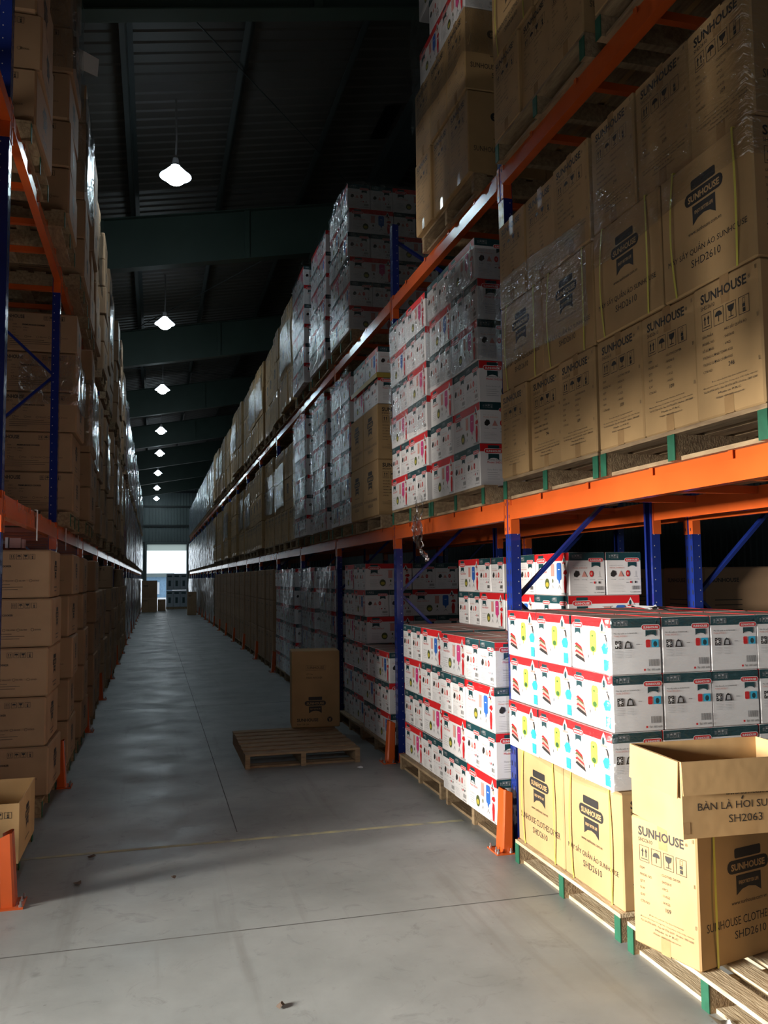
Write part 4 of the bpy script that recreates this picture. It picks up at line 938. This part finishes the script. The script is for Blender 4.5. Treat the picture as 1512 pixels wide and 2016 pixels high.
# near left: pallet with an opened carton, small pink bundle, label cards
place_pallet('left', 5.03, 0, 'pale wooden pallet at the left edge under the opened carton', p=P_palpale, xf=-.76)
def l2(f): care_icons(f, .42, .25, .18, .035); f.text('PREMIUM RICE COOKER', .2, .17, w=.2, h=.014, bold=True); f.ell(.52, .1, .011, .011, 'ink', 10); f.text('GOLD', .54, .09, h=.012)
oc2 = open_carton('open_carton', .64, .66, .33, l2); oc2['label'] = 'opened brown carton with no lid at the lower left edge'; oc2.location = (-.72 - .32, 5.62, PH + .002)
mb = MB(); f = Face(mb, '+X', .64, .66); shield_logo(f, .33, .2, .18, 'ink', 'ink', 'cardboard', 'ink'); f.rect(.24, .06, .42, .065, 'ink'); mb.obj('printed_logo', oc2)
mb = MB(); mb.box(-1.06, -.98, 7.0, 7.08, 1.955, 2.03, 'pink_paper'); mb.box(-.975, -.955, 7.0, 7.08, 1.955, 2.02, 'pink_paper'); mb.box(-1.09, -1.07, 7.0, 7.08, 1.955, 2.035, 'paper_white'); tag(mb.obj('paper_bundle'), 'small pink bundle on top of the closest full floor stack of the left rack', 'bundle')
mb = MB(); mb.box(-.785, -.783, 6.30, 6.36, 1.98, 2.19, 'paper_white'); mb.box(-.80, -.783, 6.30, 6.36, 2.19, 2.192, 'paper_white'); tag(mb.obj('paper_strip'), 'white paper strip hanging from the left middle shelf beam', 'paper')
for i, y in enumerate((8.3, 9.6)):
    mb = MB(); mb.box(-.784, -.782, y, y + .05, 1.98, 2.19, 'paper_white'); mb.box(-.80, -.782, y, y + .05, 2.19, 2.192, 'paper_white'); tag(mb.obj('paper_strip'), '%s small strip hanging from the left middle shelf beam farther along the aisle' % ('first', 'second')[i], 'paper')
mb = MB(); v = [Vector((-.675, 7.5, 6.28)), Vector((-.50, 7.5, 6.20)), Vector((-.51, 7.5, 6.04)), Vector((-.675, 7.5, 6.10))]; mb.add(v + [p + Vector((0, .002, 0)) for p in v], [(0, 1, 2, 3), (7, 6, 5, 4)], 'paper_white'); tag(mb.obj('label_card'), 'white label card sticking out from a top shelf stack of the left rack', 'label')

# ---------------------------------------------------------------- lone pallet and carton in the aisle
pp = dup(P_palplain, (.80, 9.17, 0), math.radians(-90), 'low wooden pallet standing alone on the aisle floor beside the right rack', scale=(1.28, .88, 1))
def lone():
    mb = MB(); lx, ly, h = .51, .36, .80; mb.cbox(lx, ly, h, 'cardboard', .008)
    mb.box(-lx / 2 - .001, lx / 2 + .001, -ly / 2 - .0012, ly / 2 + .001, h * .462, h * .465, 'cardboard_inner')
    f = Face(mb, '-Y', lx, ly); f.ring(lx * .30, h * .745, lx * .70, h * .81, .002, 'ink'); f.text('SUNHOUSE', lx * .5, h * .76, w=lx * .35, h=.030, al='c')
    f.text('QTY No.', lx * .31, h * .685, w=.07, h=.018); f.text('MADE IN KOREA', lx * .31, h * .635, w=lx * .33, h=.020)
    shield_logo(f, lx * .49, h * .315, lx * .44, 'ink', 'ink', 'cardboard', 'ink'); f.text('SUNHOUSE', lx * .11, h * .08, w=lx * .44, h=.034, bold=True); f.text('Size: 24 cm', lx * .11, h * .035, w=lx * .24, h=.016)
    f.ell(lx * .79, h * .10, .028, .028, 'ink'); f.poly([(lx * .76, h * .125), (lx * .79, h * .06), (lx * .82, h * .125), (lx * .79, h * .105)], 'cardboard')
    f = Face(mb, '-X', lx, ly); f.text('SUNHOUSE', .08, h * .8, w=.2, h=.03, bold=True)
    return mb
o = tag(lone().obj('tall_carton'), 'tall brown carton standing on the lone pallet in the aisle', 'box'); o.location = (1.68, 9.27, PH + .001); o.rotation_euler = (0, 0, math.radians(-6))

# far end goods on the aisle floor
root = thing('wrapped_load', 'whitish load of stacked appliances beside the far end door', 'wrapped load', (.68, 52, 0))
mb = MB(); mb.box(0, 1.2, 0, 1.1, 0, .12, 'wood'); link('pallet', mb.mesh('pallet'), root)
mb = MB()
for r in range(2):
    for c in range(3):
        x = .4 * c; mb.box(x + .01, x + .39, 0, 1.0, .13 + .98 * r, .13 + .98 * r + .95, 'appliance_white'); mb.box(x + .12, x + .26, -.004, 0, .35 + .98 * r, .68 + .98 * r, 'teal_print'); mb.box(x + .06, x + .32, -.004, 0, .88 + .98 * r, .98 + .98 * r, 'teal_print')
link('carton_stack', mb.mesh('carton_stack'), root)
for i, (x, y, z, lx, ly, h, lab) in enumerate(((-.64, 47.5, .0, .72, .9, .74, 'wide brown carton lying low on the floor left of the end door'), (-.64, 48.5, .0, .80, .9, 1.68, 'big tall brown carton behind the low wide one by the end door'), (.20, 49.5, 0, .42, .6, .62, 'small brown carton between the big one and the end door'), (1.55, 42.5, 0, .42, .5, 1.12, 'tall reddish brown carton standing against the far right rack'))):
    mb = MB(); mb.cbox(lx, ly, h, 'cardboard_warm', .01); f = Face(mb, '-Y', lx, ly); f.rect(lx * .48, .02, lx * .5, h - .02, 'tape'); f.text('SUNHOUSE', lx * .1, h * .8, w=lx * .3, h=h * .06, bold=True)
    o = tag(mb.obj('brown_carton'), lab, 'box'); o.location = (x + lx / 2, y + ly / 2, z)

# ---------------------------------------------------------------- hanging film and floor litter
mb = MB()
def strand(p0, p1, sag, n=22, r0=.006):
    pts = []; a_ = random.random() * 6
    for i in range(n + 1):
        t = i / n; q = Vector(p0).lerp(Vector(p1), t); q += Vector((.008 * math.sin(9 * t + a_), sag * math.sin(math.pi * t) + .006 * math.sin(14 * t + a_), .004 * math.sin(23 * t)))
        pts.append(q)
    mb.tube(pts, [r0 * (1 + .6 * math.sin(17 * i / n + a_)) for i in range(n + 1)], 5, 'film_thick')
A0 = (2.09, 6.66, 2.50); B0 = (2.07, 6.80, 2.08); C0 = (2.07, 6.60, 2.06); K0 = (2.07, 6.60, 1.92); E0 = (2.07, 6.44, 1.84)
strand((2.09, 6.72, 2.36), B0, .02); strand((2.09, 6.62, 2.36), C0, -.02); strand(B0, K0, .05); strand(C0, K0, -.03); strand(K0, E0, .0, r0=.014); strand((2.09, 6.69, 2.3), (2.07, 6.70, 2.08), .02)
vs = [];
for i in range(9):
    for j in range(7): t = i / 8; s_ = j / 6; wdt = .05 + .10 * math.sin(math.pi * min(1, t * 1.1)); vs.append((2.06 + jit(.012), 6.69 + (s_ - .5) * 2 * wdt - .05 * t, 2.20 - .27 * t))
mb.add(vs, [(i * 7 + j, (i + 1) * 7 + j, (i + 1) * 7 + j + 1, i * 7 + j + 1) for i in range(8) for j in range(6)], 'film')
tag(mb.obj('hanging_film', None, True), 'twisted tail of clear film hanging over the middle shelf beam, second right bay', 'stretch film')
for i, (x, y, s_, mt, lab) in enumerate(((1.80, 7.65, .035, 'paper_white', 'white paper scrap on the floor beside the lone pallet'), (-.36, 5.72, .03, 'leaf_litter', 'dark leaf scrap on the yellow floor line'), (-.40, 5.25, .028, 'leaf_litter', 'dark scrap on the floor near the left post guard'), (.50, 3.55, .022, 'leaf_litter', 'small brown leaf on the near concrete floor'), (.12, 5.2, .018, 'leaf_litter', 'tiny dark scrap near the middle of the aisle'), (2.19, 2.98, .05, 'paper_white', 'crumpled white scrap beside the lower right pallet'))):
    mb = MB(); vs = [(x + s_ * math.cos(t) * random.uniform(.5, 1), y + s_ * 1.3 * math.sin(t) * random.uniform(.5, 1), .002 + random.uniform(0, .012)) for t in [k_ * 1.05 for k_ in range(6)]]
    if i == 5: vs = [(a_ - .12, b_ - .06, c_ * 3) for a_, b_, c_ in vs]
    mb.add(vs + [(x if i < 5 else x - .12, y if i < 5 else y - .06, .016)], [(k_, (k_ + 1) % 6, 6) for k_ in range(6)], mt); tag(mb.obj('litter_scrap'), lab, 'litter')

# ---------------------------------------------------------------- hanging lamps
LN = 'nearest second third fourth fifth sixth seventh farthest'.split()
for i, (x, y) in enumerate(((.225, 11.24), (.165, 18.0), (.175, 24.4), (.19, 31.3), (.18, 36.9), (.135, 43.8), (.105, 51.0), (.09, 57.6))):
    z = 7.0; zt_ = RZ(x) - .01
    root = thing('hanging_lamp', '%s of the glowing high bay lamps hanging from the roof' % LN[i], 'lamp', (x, y, z))
    mb = MB(); mb.tube([(0, 0, .22), (.01, 0, .5), (0, .0, zt_ - z)], .013, 6, 'cable_grey'); link('cord', mb.mesh('cord'), root)
    mb = MB(); mb.lathe([(0, .24), (.035, .23), (.045, .16), (.06, .125), (.0, .125)], 16, 'cable_grey'); link('lamp_holder', mb.mesh('lamp_holder'), root)
    mb = MB(); mb.lathe([(.055, .12), (.09, .09), (.15, .03), (.20, -.01), (.205, -.02), (.195, -.022), (.14, .015), (.085, .07), (.05, .11)], 24, 'lamp_bowl'); link('reflector', mb.mesh('reflector', True), root)
    mb = MB(); mb.lathe([(.05, .10), (.10, .02), (.13, -.03), (.12, -.075), (.08, -.11), (.03, -.13), (0, -.133)], 20, 'lamp_glow'); link('bulb_cover', mb.mesh('bulb_cover', True), root)
    l = bpy.data.lights.new('lamp_light', 'POINT'); l.energy = 7; l.color = (0.70, 0.93, 0.98); l.shadow_soft_size = .16
    lo = link('lamp_light', l, root); lo.location = (0, 0, -.32)

for o in C.objects:
    if not o.parent and o.get('label') and len(o['label'].split()) > 16: print('LONG', o['label'])
# prototypes were only sources for the copies
for o in protos: bpy.data.objects.remove(o, do_unlink=True)
